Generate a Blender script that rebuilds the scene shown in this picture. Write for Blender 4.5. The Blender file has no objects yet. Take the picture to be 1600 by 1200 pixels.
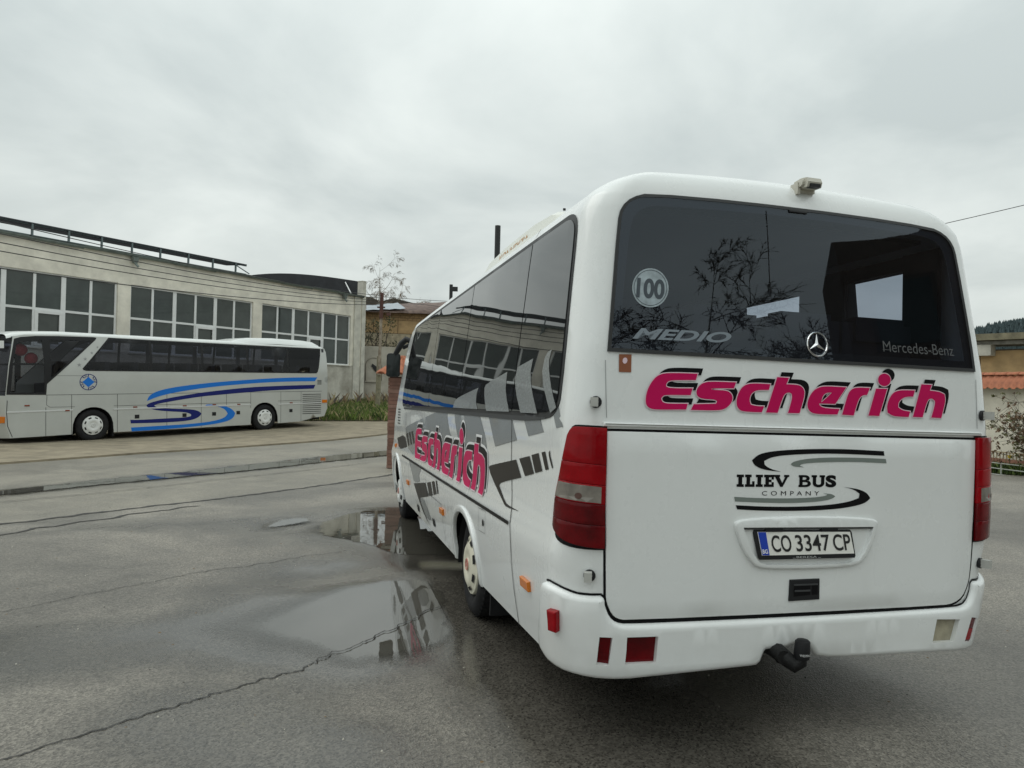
import bpy, bmesh, math, random
import numpy as np
from mathutils import Matrix, Vector, Euler
from mathutils.geometry import delaunay_2d_cdt
random.seed(7); RNG=np.random.RandomState(7)
scene=bpy.context.scene
COL=scene.collection
rad=math.radians

# ------------------------------------------------------------------ camera, sky, sun, exposure
CAM_H=1.6002
cam=bpy.data.cameras.new('camera'); camo=bpy.data.objects.new('camera',cam); COL.objects.link(camo)
cam.sensor_width=36; cam.lens=1122.21/1600*36; cam.clip_start=.05; cam.clip_end=3000
camo.matrix_world=Matrix(((0.999712,-0.023993,0,0),(-0.000192,-0.008015,-0.999968,0),(0.023992,0.99968,-0.008017,CAM_H),(0,0,0,1)))
scene.camera=camo

world=bpy.data.worlds.new('World'); scene.world=world; world.use_nodes=True
nt=world.node_tree; N=nt.nodes; Lk=nt.links; N.clear()
def node(t,**k):
    n=N.new(t)
    for a,b in k.items(): setattr(n,a,b)
    return n
SUN_EL,SUN_AZ=rad(50),rad(-82)          # azimuth from +Y towards +X
sky=node('ShaderNodeTexSky',sky_type='NISHITA'); sky.sun_disc=False
sky.sun_elevation=SUN_EL; sky.sun_rotation=SUN_AZ; sky.dust_density=4; sky.air_density=1.5
tc=node('ShaderNodeTexCoord'); sep=node('ShaderNodeSeparateXYZ'); Lk.new(tc.outputs['Generated'],sep.inputs[0])
def mth(op,a,b=None,c=False):
    n=node('ShaderNodeMath',operation=op); n.use_clamp=c
    for i,v in enumerate((a,b)):
        if v is None: continue
        if isinstance(v,(int,float)): n.inputs[i].default_value=v
        else: Lk.new(v,n.inputs[i])
    return n.outputs[0]
zc=mth('MAXIMUM',sep.outputs[2],0.0); zd=mth('ADD',zc,.22)
cmb=node('ShaderNodeCombineXYZ'); Lk.new(mth('DIVIDE',sep.outputs[0],zd),cmb.inputs[0]); Lk.new(mth('DIVIDE',sep.outputs[1],zd),cmb.inputs[1])
cn1=node('ShaderNodeTexNoise'); cn1.inputs['Scale'].default_value=1.15; cn1.inputs['Detail'].default_value=7; cn1.inputs['Roughness'].default_value=.52; cn1.inputs['Distortion'].default_value=.35
Lk.new(cmb.outputs[0],cn1.inputs['Vector'])
cr=node('ShaderNodeValToRGB'); Lk.new(cn1.outputs['Fac'],cr.inputs[0])
cr.color_ramp.elements[0].position=.36; cr.color_ramp.elements[0].color=(.75,.775,.785,1)
cr.color_ramp.elements[1].position=.66; cr.color_ramp.elements[1].color=(1.12,1.115,1.105,1)
grad=mth('ADD',mth('MULTIPLY',mth('POWER',zc,1.6),.95),1.0)      # overcast: brighter towards the zenith
base=node('ShaderNodeMix',data_type='RGBA',blend_type='MULTIPLY'); base.inputs[0].default_value=1
base.inputs[6].default_value=(7.0,7.5,7.32,1); Lk.new(cr.outputs[0],base.inputs[7])
gm=node('ShaderNodeVectorMath',operation='SCALE'); Lk.new(base.outputs[2],gm.inputs[0]); Lk.new(grad,gm.inputs['Scale'])
mx=node('ShaderNodeMix',data_type='RGBA'); mx.inputs[0].default_value=.94; Lk.new(sky.outputs[0],mx.inputs[6]); Lk.new(gm.outputs[0],mx.inputs[7])
bg=node('ShaderNodeBackground'); bg.inputs['Strength'].default_value=.1; Lk.new(mx.outputs[2],bg.inputs['Color'])
wo=node('ShaderNodeOutputWorld'); Lk.new(bg.outputs[0],wo.inputs['Surface'])

sun=bpy.data.lights.new('sun','SUN'); suno=bpy.data.objects.new('sun',sun); COL.objects.link(suno)
sun.energy=.5; sun.angle=rad(50); sun.color=(1,.985,.96)
sd=Vector((math.sin(SUN_AZ)*math.cos(SUN_EL),math.cos(SUN_AZ)*math.cos(SUN_EL),math.sin(SUN_EL)))
suno.rotation_euler=sd.to_track_quat('Z','Y').to_euler()

scene.view_settings.view_transform='Standard'; scene.view_settings.look='None'
scene.view_settings.exposure=0; scene.view_settings.gamma=1; scene.view_settings.use_curve_mapping=False
try:
    scene.cycles.use_denoising=True; scene.cycles.max_bounces=8; scene.cycles.transparent_max_bounces=16
except Exception: pass

# ------------------------------------------------------------------ measurements (metres)
DATA={"glyph":{"E":[[-0.574,1.66],[-0.732,1.658],[-0.776,1.643],[-0.802,1.613],[-0.82,1.575],[-0.825,1.535],[-0.818,1.507],[-0.795,1.494],[-0.758,1.492],[-0.623,1.497],[-0.616,1.523],[-0.722,1.52],[-0.742,1.527],[-0.749,1.541],[-0.741,1.554],[-0.725,1.559],[-0.604,1.562],[-0.596,1.593],[-0.708,1.589],[-0.728,1.596],[-0.73,1.607],[-0.72,1.62],[-0.698,1.626],[-0.582,1.631]],"s":[[-0.374,1.629],[-0.504,1.628],[-0.543,1.621],[-0.569,1.602],[-0.578,1.576],[-0.568,1.556],[-0.542,1.547],[-0.48,1.547],[-0.468,1.539],[-0.474,1.528],[-0.586,1.522],[-0.599,1.496],[-0.458,1.497],[-0.419,1.509],[-0.393,1.536],[-0.388,1.562],[-0.402,1.582],[-0.426,1.59],[-0.488,1.59],[-0.502,1.593],[-0.494,1.597],[-0.384,1.601]],"c":[[-0.191,1.628],[-0.269,1.629],[-0.316,1.624],[-0.346,1.605],[-0.365,1.569],[-0.37,1.534],[-0.359,1.508],[-0.332,1.496],[-0.234,1.496],[-0.223,1.524],[-0.266,1.524],[-0.293,1.53],[-0.302,1.551],[-0.294,1.578],[-0.274,1.593],[-0.251,1.599],[-0.199,1.601]],"h":[[-0.155,1.662],[-0.09,1.662],[-0.104,1.631],[-0.039,1.632],[-0.01,1.618],[-0.001,1.588],[-0.031,1.498],[-0.094,1.497],[-0.072,1.565],[-0.074,1.586],[-0.086,1.594],[-0.107,1.59],[-0.122,1.572],[-0.15,1.496],[-0.212,1.496]],"e":[[0.233,1.63],[0.134,1.631],[0.081,1.627],[0.037,1.602],[0.011,1.553],[0.013,1.523],[0.033,1.501],[0.081,1.496],[0.179,1.498],[0.192,1.525],[0.109,1.526],[0.082,1.535],[0.077,1.547],[0.168,1.548]],"ehole":[[0.15,1.601],[0.118,1.6],[0.097,1.583],[0.089,1.552]],"r":[[0.37,1.632],[0.288,1.632],[0.254,1.617],[0.237,1.588],[0.206,1.498],[0.272,1.496],[0.298,1.566],[0.316,1.59],[0.337,1.597],[0.352,1.597]],"i":[[0.406,1.63],[0.473,1.632],[0.42,1.498],[0.357,1.498]],"dot":[[0.496,1.677],[0.493,1.667],[0.488,1.658],[0.479,1.651],[0.468,1.646],[0.456,1.644],[0.445,1.645],[0.434,1.649],[0.426,1.656],[0.421,1.664],[0.42,1.674],[0.422,1.683],[0.427,1.692],[0.436,1.699],[0.447,1.704],[0.459,1.706],[0.471,1.705],[0.481,1.701],[0.489,1.695],[0.494,1.686]],"c2":[[0.64,1.63],[0.553,1.629],[0.508,1.616],[0.481,1.583],[0.467,1.547],[0.47,1.516],[0.503,1.498],[0.594,1.498],[0.606,1.525],[0.561,1.529],[0.535,1.543],[0.536,1.567],[0.559,1.588],[0.59,1.598],[0.628,1.599]],"h2":[[0.682,1.662],[0.747,1.662],[0.732,1.633],[0.792,1.63],[0.823,1.617],[0.827,1.584],[0.793,1.498],[0.732,1.499],[0.759,1.564],[0.76,1.582],[0.746,1.594],[0.725,1.592],[0.709,1.573],[0.679,1.499],[0.62,1.499]]},"stripe":[["grey",[[-6.915,1.187],[-6.714,1.225],[-4.428,1.44],[-4.123,1.439],[-4.077,1.36],[-3.99,1.279],[-3.805,1.195],[-3.261,1.207],[-2.943,0.942],[-3.485,0.956],[-4.379,0.932],[-5.292,0.931],[-6.457,0.933],[-6.787,1.063]]],["grey",[[-3.797,1.438],[-2.922,1.441],[-2.815,1.376],[-2.69,1.281],[-2.646,1.218],[-3.543,1.191],[-3.709,1.31]]],["grey",[[-2.643,1.437],[-2.087,1.436],[-1.952,1.305],[-2.43,1.241]]],["grey",[[-1.842,1.434],[-1.551,1.431],[-1.484,1.368],[-1.738,1.336]]],["grey",[[-1.35,1.456],[-1.28,1.489],[-1.213,1.402],[-1.3,1.394]]],["glass",[[-3.81,1.463],[-3.781,1.509],[-3.645,1.544],[-2.963,1.606],[-3.001,1.563],[-2.993,1.51],[-2.93,1.46]]],["glass",[[-2.666,1.452],[-2.762,1.544],[-2.78,1.603],[-2.741,1.627],[-2.236,1.686],[-2.243,1.616],[-2.217,1.556],[-2.106,1.455]]],["glass",[[-1.872,1.454],[-2.012,1.568],[-2.054,1.647],[-2.019,1.703],[-1.743,1.735],[-1.763,1.671],[-1.72,1.584],[-1.573,1.454]]],["glass",[[-1.37,1.46],[-1.461,1.537],[-1.526,1.599],[-1.56,1.663],[-1.546,1.726],[-1.506,1.754],[-1.447,1.761],[-1.469,1.709],[-1.444,1.646],[-1.37,1.554],[-1.29,1.486]]],["dark",[[-2.57,1.104],[-2.538,1.119],[-1.952,1.2],[-1.842,1.115],[-2.264,1.044],[-2.3,1.023],[-2.135,0.945],[-2.047,0.938],[-1.845,0.937],[-2.085,0.924],[-2.171,0.936],[-2.502,1.055]]],["dark",[[-1.89,1.21],[-1.704,1.238],[-1.618,1.157],[-1.772,1.129]]],["dark",[[-1.671,1.245],[-1.555,1.263],[-1.485,1.182],[-1.597,1.162]]],["dark",[[-1.505,1.269],[-1.452,1.278],[-1.39,1.2],[-1.437,1.191]]],["dark",[[-1.397,1.277],[-1.376,1.288],[-1.378,1.272],[-1.326,1.212],[-1.342,1.208],[-1.39,1.256]]],["dark",[[-5.871,0.641],[-5.019,0.74],[-4.847,0.632],[-5.462,0.54],[-5.486,0.509],[-5.195,0.374],[-4.955,0.328],[-5.316,0.38],[-5.61,0.505]]],["dark",[[-4.911,0.752],[-4.696,0.782],[-4.593,0.673],[-4.802,0.641]]],["dark",[[-4.619,0.793],[-4.486,0.813],[-4.375,0.712],[-4.534,0.684]]],["dark",[[-4.4,0.825],[-4.344,0.833],[-4.264,0.731],[-4.333,0.719]]],["grey",[[-6.265,0.853],[-5.269,0.864],[-5.396,0.801],[-5.45,0.764],[-5.418,0.704],[-5.843,0.65],[-6.006,0.729]]],["grey",[[-5.492,0.531],[-5.219,0.569],[-4.987,0.491],[-4.859,0.409],[-5.112,0.375],[-5.416,0.448]]],["dark",[[-7.746,1.03],[-6.93,1.112],[-6.664,0.979],[-7.399,0.898]]],["dark",[[-6.807,1.126],[-6.652,1.141],[-6.447,1.01],[-6.579,0.993]]],["dark",[[-6.57,1.148],[-6.423,1.163],[-6.229,1.034],[-6.358,1.018]]],["dark",[[-6.346,1.169],[-6.206,1.183],[-6.022,1.058],[-6.144,1.042]]]],"logo":{"top":[[0.443,1.328],[0.225,1.335],[0.012,1.332],[-0.161,1.321],[-0.249,1.305],[-0.285,1.275],[-0.268,1.249],[-0.214,1.231],[-0.128,1.224],[-0.18,1.235],[-0.218,1.253],[-0.22,1.273],[-0.181,1.291],[-0.113,1.301],[0.054,1.311],[0.225,1.312],[0.446,1.306]],"topg":[[0.454,1.291],[0.298,1.295],[0.118,1.294],[-0.002,1.285],[-0.064,1.272],[-0.079,1.26],[-0.064,1.249],[-0.005,1.246],[-0.029,1.253],[-0.022,1.261],[0.026,1.267],[0.154,1.273],[0.299,1.275],[0.459,1.27]],"botg":[[-0.372,1.109],[-0.258,1.103],[-0.088,1.101],[0.051,1.105],[0.115,1.113],[0.125,1.119],[0.1,1.125],[0.15,1.122],[0.169,1.111],[0.151,1.098],[0.073,1.085],[-0.08,1.079],[-0.223,1.082],[-0.367,1.088]],"bot":[[-0.363,1.071],[-0.223,1.064],[-0.052,1.062],[0.123,1.069],[0.244,1.084],[0.302,1.103],[0.306,1.123],[0.272,1.144],[0.218,1.154],[0.287,1.148],[0.346,1.13],[0.368,1.102],[0.339,1.077],[0.245,1.058],[0.123,1.047],[-0.052,1.043],[-0.223,1.045],[-0.355,1.052]]},"coach":{"lightblue":[[1.686,1.255],[1.758,1.437],[2.042,1.597],[2.713,1.736],[4.052,1.881],[6.024,2.016],[7.38,2.072],[8.676,2.082],[8.556,1.922],[7.381,1.913],[6.025,1.868],[4.053,1.728],[2.713,1.547],[2.084,1.411]],"navy":[[8.581,1.773],[7.382,1.754],[6.025,1.715],[5.309,1.674],[4.525,1.605],[3.64,1.518],[2.93,1.418],[2.375,1.331],[1.921,1.229],[1.726,1.164],[1.67,1.105],[1.719,1.03],[1.921,0.95],[2.293,0.889],[3.063,0.829],[3.239,0.75],[3.24,0.686],[3.064,0.641],[2.294,0.639],[1.48,0.625],[1.143,0.639],[1.159,0.519],[2.294,0.494],[3.152,0.518],[3.508,0.611],[3.634,0.757],[3.507,0.869],[3.15,0.936],[2.376,0.977],[2.003,1.03],[1.933,1.098],[2.023,1.145],[2.375,1.202],[2.93,1.286],[3.64,1.376],[4.431,1.433],[5.31,1.492],[6.557,1.57],[8.498,1.614]],"azure":[[1.167,0.382],[2.087,0.392],[3.152,0.399],[4.058,0.456],[4.53,0.569],[4.65,0.72],[4.553,0.879],[4.338,0.975],[4.056,1.027],[3.769,1.039],[3.824,1.09],[4.149,1.064],[4.528,1.013],[4.819,0.893],[4.956,0.731],[4.893,0.554],[4.627,0.431],[4.059,0.347],[3.153,0.292],[2.088,0.256],[1.187,0.253]],"win_front":[[-2.193,3.19],[-2.135,3.24],[-1.904,3.28],[-1.043,3.336],[0.122,3.39],[0.151,3.33],[0.122,3.277],[-1.331,1.842],[-1.348,1.51],[-2.394,1.536],[-2.41,1.658]],"win_main":[[0.503,3.353],[1.779,3.32],[3.259,3.314]],"pillar":[[0.141,3.381],[0.453,3.371],[-0.331,2.386],[-0.341,2.325],[-0.294,2.265],[-1.323,1.842]],"winmain":[[7.149,3.215]],"pts":{"win_tl":[[0.503,3.353]],"win_bl":[[-0.324,2.326],[-0.236,2.251]],"win_br":[[8.662,2.246]],"win_tr":[[8.898,3.277]],"seams":[[1.821,2.783],[1.842,2.784],[3.667,2.704],[5.48,2.7],[7.275,2.74]],"logo":[[-0.154,1.899],[-0.154,2.164],[0.096,1.899]],"strip":[[-2.345,0.979],[-0.441,0.981],[5.113,1.011],[7.901,1.042]],"belt":[[-1.34,1.52],[0.261,1.495],[2.374,1.502],[5.613,1.511],[7.898,1.507]],"mid":[[-1.269,1.13],[-0.625,1.121],[2.376,1.135],[5.615,1.121],[7.9,1.165]],"vseam_low":[[-1.365,0.67],[-0.643,0.636],[0.734,0.665],[2.356,0.72],[3.621,0.671],[4.599,1.257],[5.593,0.594],[7.874,0.75],[6.944,0.541]],"roof":[[-2.201,3.303],[-1.043,3.411],[2.707,3.395],[5.002,3.477],[5.705,3.587],[8.473,3.569],[8.959,3.379],[9.145,3.235]],"hatch":[[5.002,3.477],[5.705,3.587],[6.816,3.621],[8.413,3.567],[8.959,3.354]],"grille":[[7.928,1.423],[8.893,1.41],[8.857,0.517],[7.933,0.552]],"grille2":[[8.664,1.972],[8.895,1.972],[8.897,1.771],[8.642,1.773]],"rearlamp":[[8.913,1.153],[9.178,1.148],[9.179,1.011],[8.914,1.018]],"handles":[[1.302,1.063],[3.005,1.056],[4.116,1.069],[5.098,1.052],[7.409,1.054],[-1.86,1.196],[-0.762,1.012]],"squares":[[1.362,0.739],[2.998,0.725],[4.113,0.731],[5.08,0.741],[7.4,0.741]],"arch1":[[-0.605,0.233],[-0.532,0.631],[-0.385,0.989],[-0.122,1.082],[0.069,1.06],[0.324,1.013],[0.509,0.792],[0.584,0.475],[0.603,0.238]],"arch2":[[5.594,0.273],[5.695,0.59],[5.873,0.976],[6.239,1.083],[6.56,1.075],[6.723,0.882],[6.781,0.31]],"rear":[[9.021,3.306],[9.176,3.135],[9.203,1.972],[9.194,0.758],[9.041,0.46],[8.495,0.406]],"skirt":[[-2.231,0.264],[-2.067,0.229],[-1.39,0.231],[-0.66,0.226],[1.363,0.195],[3.6,0.261],[5.569,0.251],[6.836,0.284],[7.848,0.286]],"orange":[[-2.554,0.911],[-2.458,0.889],[-2.45,0.719],[-2.554,0.687]],"door":[[-2.365,1.356],[-2.386,0.999],[-2.369,0.603],[-2.247,0.265]],"band":[[-2.217,2.432],[-1.41,2.447]]}},"t":{"tail":[[-1.142,1.406],[-1.159,1.386],[-1.186,1.264],[-1.208,1.16],[-1.24,1.065],[-1.257,0.953],[-1.229,0.925],[-1.195,0.909],[-1.152,0.897],[-1.094,0.89],[-1.002,0.888],[-1.004,1.405],[-1.113,1.408]],"tail_div":[[[-1.183,1.248],[-1.109,1.241],[-1.006,1.24]],[[-1.203,1.164],[-1.134,1.156],[-1.003,1.151]],[[-1.226,1.077],[-1.149,1.071],[-1.0,1.072]],[[-1.251,0.995],[-1.148,0.984],[-0.999,0.976]]],"rearwin":[[-1.016,1.737],[-1.018,1.879],[-1.025,2.319],[-1.014,2.396],[-0.983,2.446],[-0.926,2.475],[-0.381,2.49],[0.415,2.501],[0.931,2.476],[0.973,2.46],[1.003,2.423],[1.021,2.139],[1.032,1.95],[1.021,1.746]],"door":[[-1.0,1.396],[-1.002,1.043],[-0.985,0.684],[-0.98,0.647],[-0.959,0.601],[-0.934,0.581],[-0.891,0.572],[-0.041,0.567],[0.819,0.566],[0.885,0.574],[0.938,0.606],[0.972,0.668],[0.979,0.691],[0.995,0.822],[1.013,1.4]],"bumptop":[[-1.279,0.693],[-1.245,0.709],[-1.156,0.692],[-1.098,0.676],[-1.038,0.679],[-0.985,0.682]],"bumpbot":[[-1.422,0.344],[-1.373,0.33],[-1.098,0.317]],"sidewin":[[-1.272,2.068],[-1.275,2.346],[-1.308,2.382],[-1.385,2.419],[-1.471,2.43],[-1.564,2.439],[-3.637,2.436],[-5.211,2.432],[-7.287,2.414],[-7.467,2.483],[-7.36,2.388],[-6.662,2.08],[-7.227,2.051],[-7.306,1.52],[-7.097,1.433],[-3.3,1.435],[-2.045,1.43],[-1.51,1.43],[-1.374,1.441],[-1.291,1.478],[-1.255,1.536],[-1.263,1.733]],"seams":[[-2.047,2.422],[-2.052,1.454],[-2.067,2.192],[-3.614,2.422],[-3.599,1.46],[-5.183,2.416],[-5.066,1.47],[-7.022,2.486],[-6.76,1.489]],"seam800":[[-2.048,2.39],[-2.07,1.411],[-1.967,0.895],[-1.936,0.861],[-1.922,0.633],[-1.928,0.319]],"black":[[-6.446,0.861],[-4.241,0.858],[-1.954,0.856],[-1.989,0.913]],"blackup":[[-6.539,0.898],[-4.274,0.882],[-3.102,0.884],[-1.941,0.896]],"arch1":[[-3.559,0.337],[-3.692,0.451],[-3.693,0.598],[-3.597,0.674],[-3.461,0.715],[-3.251,0.714],[-3.064,0.665],[-2.938,0.537],[-2.924,0.337],[-2.898,0.301]],"arch2":[[-7.225,0.889],[-7.591,0.781],[-7.709,0.647],[-7.031,0.722],[-7.143,0.382],[-6.719,0.307]],"skirt":[[-4.407,0.299],[-3.094,0.308],[-1.918,0.319],[-1.912,0.32],[-1.44,0.342]],"refl":[[-1.721,0.624],[-1.555,0.643],[-1.572,0.59],[-1.739,0.575]],"refl2":[[-4.186,0.618],[-4.023,0.631],[-4.051,0.585],[-4.212,0.577],[-6.509,0.607],[-6.267,0.618],[-6.299,0.579],[-6.517,0.569],[-7.952,0.948],[-7.69,0.953],[-7.595,0.913],[-7.838,0.907]],"redlamp":[[-1.242,0.593],[-1.175,0.62],[-1.178,0.529],[-1.239,0.508]],"flap":[[-2.702,0.835],[-2.523,0.841],[-2.543,0.697],[-2.725,0.689],[-2.586,0.765]],"sq":[[-5.844,0.421],[-5.63,0.437],[-5.643,0.369],[-5.845,0.36],[-4.807,0.441],[-4.629,0.449],[-4.607,0.387],[-4.779,0.381]],"trim":[[-1.017,1.429],[-1.017,1.412],[1.036,1.434],[1.036,1.413]],"fogL":[[-0.889,0.507],[-0.751,0.503],[-0.766,0.4],[-0.896,0.402]],"narL":[[-0.994,0.508],[-0.957,0.51],[-0.962,0.389],[-0.997,0.386]],"fogR":[[0.752,0.511],[0.883,0.505],[0.851,0.407],[0.728,0.407]],"narR":[[0.967,0.51],[1.051,0.497],[0.994,0.39],[0.928,0.401]],"plate":[[-0.256,0.953],[0.254,0.941],[0.265,0.844],[-0.239,0.844]],"platefr":[[-0.269,0.961],[0.251,0.954],[0.276,0.825],[-0.251,0.827]],"recess":[[-0.375,0.987],[-0.362,1.0],[-0.322,1.009],[-0.161,1.018],[0.004,1.021],[0.232,1.015],[0.37,1.005],[0.401,0.996],[0.409,0.979],[0.381,0.893],[0.345,0.833],[0.324,0.806],[0.295,0.787],[0.237,0.778],[-0.011,0.774],[-0.203,0.783],[-0.257,0.794],[-0.284,0.815],[-0.325,0.865],[-0.36,0.935]],"recessin":[[-0.335,0.974],[0.383,0.968],[0.355,0.894],[0.33,0.848],[0.298,0.807],[0.237,0.796],[-0.011,0.796],[-0.203,0.804],[-0.244,0.814],[-0.285,0.864],[-0.317,0.923]],"handle":[[-0.073,0.727],[0.087,0.728],[0.088,0.631],[-0.077,0.629]],"text":[[-0.359,1.154],[0.174,1.155],[-0.363,1.208],[0.173,1.21],[-0.228,1.117],[0.079,1.117],[-0.228,1.133]],"sticker":[[-0.969,1.728],[-0.909,1.731],[-0.902,1.652],[-0.961,1.65]],"star":[[0.068,1.826],[0.072,1.882],[0.009,1.826]],"c100":[[-0.837,2.037],[-0.929,2.024],[-0.744,2.038],[-0.843,2.123],[-0.831,1.946]],"medio":[[-0.917,1.799],[-0.409,1.812],[-0.911,1.845],[-0.402,1.851]],"mb":[[0.461,1.815],[0.902,1.809],[0.467,1.866],[0.911,1.851]],"latch":[[-1.055,1.516],[-1.031,0.765],[1.055,1.518],[1.063,0.765]],"tow":[[-0.194,0.402],[-0.083,0.404],[-0.002,0.434],[0.077,0.375],[0.047,0.273],[0.017,0.402],[0.078,0.337],[-0.241,0.345]],"frit":[[-0.971,1.882],[-0.964,2.205],[-0.958,2.296],[-0.944,2.372],[-0.893,2.418],[-0.781,2.429],[-0.183,2.463],[0.653,2.452],[0.873,2.445]],"cam":[[-0.0,2.636],[0.13,2.651],[0.131,2.59],[0.012,2.577]],"mirror":[[-1.341,2.132],[-1.164,2.132],[-1.161,1.834],[-1.346,1.835],[-1.098,2.401],[-1.208,2.173],[-1.03,2.414]]},"saff":[[2.01093,-0.58307,-3.37722],[-0.0043,1.89804,-1.92263]],"BW":[[0.964739,-0.26305,0.009148],[0.262767,0.964551,0.024397],[-0.015241,-0.021133,0.99966]],"bo":[1.367,3.3404,0.0246],"cw":[[0.611002,-0.791486,-0.015071],[0.791245,0.611188,-0.019516],[0.024658,0.0,0.999696]],"cor":[-13.3636,23.0397,-0.3737],"fc0":[-8.9048,42.0,0.0],"fdl":[-0.51001,-0.86017,-0.0],"fn":[0.86017,-0.51001,-0.0]}
T=DATA['t']

# ------------------------------------------------------------------ helpers
MATS={}
def M(name,col,rough=.5,metal=0.,spec=.5,nscale=0,namt=.15,bump=0,bscale=40,coat=0,rvar=0,emit=None,detail=6,col2=None,objco=True,stretch=None,wave=0,wscale=1.5):
    if name in MATS: return MATS[name]
    m=bpy.data.materials.new(name); m.use_nodes=True; t=m.node_tree; n=t.nodes; b=n['Principled BSDF']
    c4=(*col,1)
    b.inputs['Base Color'].default_value=c4; b.inputs['Roughness'].default_value=rough; b.inputs['Metallic'].default_value=metal
    b.inputs['Specular IOR Level'].default_value=spec
    if coat: b.inputs['Coat Weight'].default_value=coat; b.inputs['Coat Roughness'].default_value=.04
    if nscale or bump or rvar or wave:
        tc=n.new('ShaderNodeTexCoord'); src=tc.outputs['Object' if objco else 'Generated']
        if stretch:
            mp=n.new('ShaderNodeMapping'); mp.inputs['Scale'].default_value=stretch; t.links.new(src,mp.inputs[0]); src=mp.outputs[0]
    if nscale:
        nz=n.new('ShaderNodeTexNoise'); nz.inputs['Scale'].default_value=nscale; nz.inputs['Detail'].default_value=detail; nz.inputs['Roughness'].default_value=.6
        t.links.new(src,nz.inputs['Vector'])
        r=n.new('ShaderNodeValToRGB'); t.links.new(nz.outputs['Fac'],r.inputs[0])
        a=[max(0,v*(1-namt)) for v in col]; c=list(col2) if col2 else [min(1,v*(1+namt)) for v in col]
        r.color_ramp.elements[0].position=.3; r.color_ramp.elements[0].color=(*a,1)
        r.color_ramp.elements[1].position=.7; r.color_ramp.elements[1].color=(*c,1)
        t.links.new(r.outputs[0],b.inputs['Base Color'])
        if rvar:
            mr=n.new('ShaderNodeMapRange'); mr.inputs['To Min'].default_value=max(0,rough-rvar); mr.inputs['To Max'].default_value=min(1,rough+rvar)
            t.links.new(nz.outputs['Fac'],mr.inputs[0]); t.links.new(mr.outputs[0],b.inputs['Roughness'])
    if bump or wave:
        nz2=n.new('ShaderNodeTexNoise'); nz2.inputs['Scale'].default_value=wscale if wave else bscale; nz2.inputs['Detail'].default_value=1 if wave else 4
        t.links.new(src,nz2.inputs['Vector'])
        bp=n.new('ShaderNodeBump'); bp.inputs['Strength'].default_value=wave or bump; bp.inputs['Distance'].default_value=.05 if wave else .01
        t.links.new(nz2.outputs['Fac'],bp.inputs['Height']); t.links.new(bp.outputs[0],b.inputs['Normal'])
        if coat: t.links.new(bp.outputs[0],b.inputs['Coat Normal'])
    if emit: b.inputs['Emission Color'].default_value=(*emit,1); b.inputs['Emission Strength'].default_value=1
    MATS[name]=m; return m
def glassmat(name,tint,rough=.01,ior=1.5,wave=0,gcol=None):
    m=bpy.data.materials.new(name); m.use_nodes=True; t=m.node_tree; n=t.nodes; n.clear()
    o=n.new('ShaderNodeOutputMaterial'); tr=n.new('ShaderNodeBsdfTransparent'); tr.inputs[0].default_value=(*tint,1)
    gl=n.new('ShaderNodeBsdfGlossy'); gl.inputs['Roughness'].default_value=rough
    if gcol: gl.inputs['Color'].default_value=(*gcol,1)
    fr=n.new('ShaderNodeFresnel'); ge=n.new('ShaderNodeNewGeometry'); mf=n.new('ShaderNodeMix'); mf.inputs[2].default_value=ior; mf.inputs[3].default_value=1/ior; t.links.new(ge.outputs['Backfacing'],mf.inputs[0]); t.links.new(mf.outputs[0],fr.inputs[0]); mxs=n.new('ShaderNodeMixShader')
    t.links.new(fr.outputs[0],mxs.inputs[0]); t.links.new(tr.outputs[0],mxs.inputs[1]); t.links.new(gl.outputs[0],mxs.inputs[2]); t.links.new(mxs.outputs[0],o.inputs[0])
    if wave:
        tc=n.new('ShaderNodeTexCoord'); nz=n.new('ShaderNodeTexNoise'); nz.inputs['Scale'].default_value=1.3; nz.inputs['Detail'].default_value=1
        bp=n.new('ShaderNodeBump'); bp.inputs['Strength'].default_value=wave; bp.inputs['Distance'].default_value=.05
        t.links.new(tc.outputs['Object'],nz.inputs['Vector']); t.links.new(nz.outputs[0],bp.inputs['Height'])
        t.links.new(bp.outputs[0],gl.inputs['Normal']); t.links.new(bp.outputs[0],fr.inputs['Normal'])
    return m

def obj(name,verts,faces,mats,parent=None,smooth=False,mi=None,auto=None,loc=None):
    me=bpy.data.meshes.new(name); me.from_pydata([tuple(map(float,v)) for v in verts],[],faces); 
    for m in (mats if isinstance(mats,(list,tuple)) else [mats]): me.materials.append(m)
    if mi is not None: me.polygons.foreach_set('material_index',mi)
    if smooth: me.polygons.foreach_set('use_smooth',[True]*len(me.polygons))
    me.update()
    if smooth and auto:
        try: me.set_sharp_from_angle(angle=rad(auto))
        except Exception: pass
    o=bpy.data.objects.new(name,me); COL.objects.link(o)
    if parent is not None: o.parent=parent
    if loc is not None: o.location=loc
    return o
def empty(name,label=None,cat=None,group=None,mw=None,loc=None):
    o=bpy.data.objects.new(name,None); COL.objects.link(o); o.empty_display_size=.3
    if mw is not None: o.matrix_world=mw
    if loc is not None: o.location=loc
    tag(o,label,cat,group); return o
def tag(o,label=None,cat=None,group=None,kind=None):
    if label: o['label']=label
    if cat: o['category']=cat
    if group: o['group']=group
    if kind: o['kind']=kind
    return o

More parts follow.
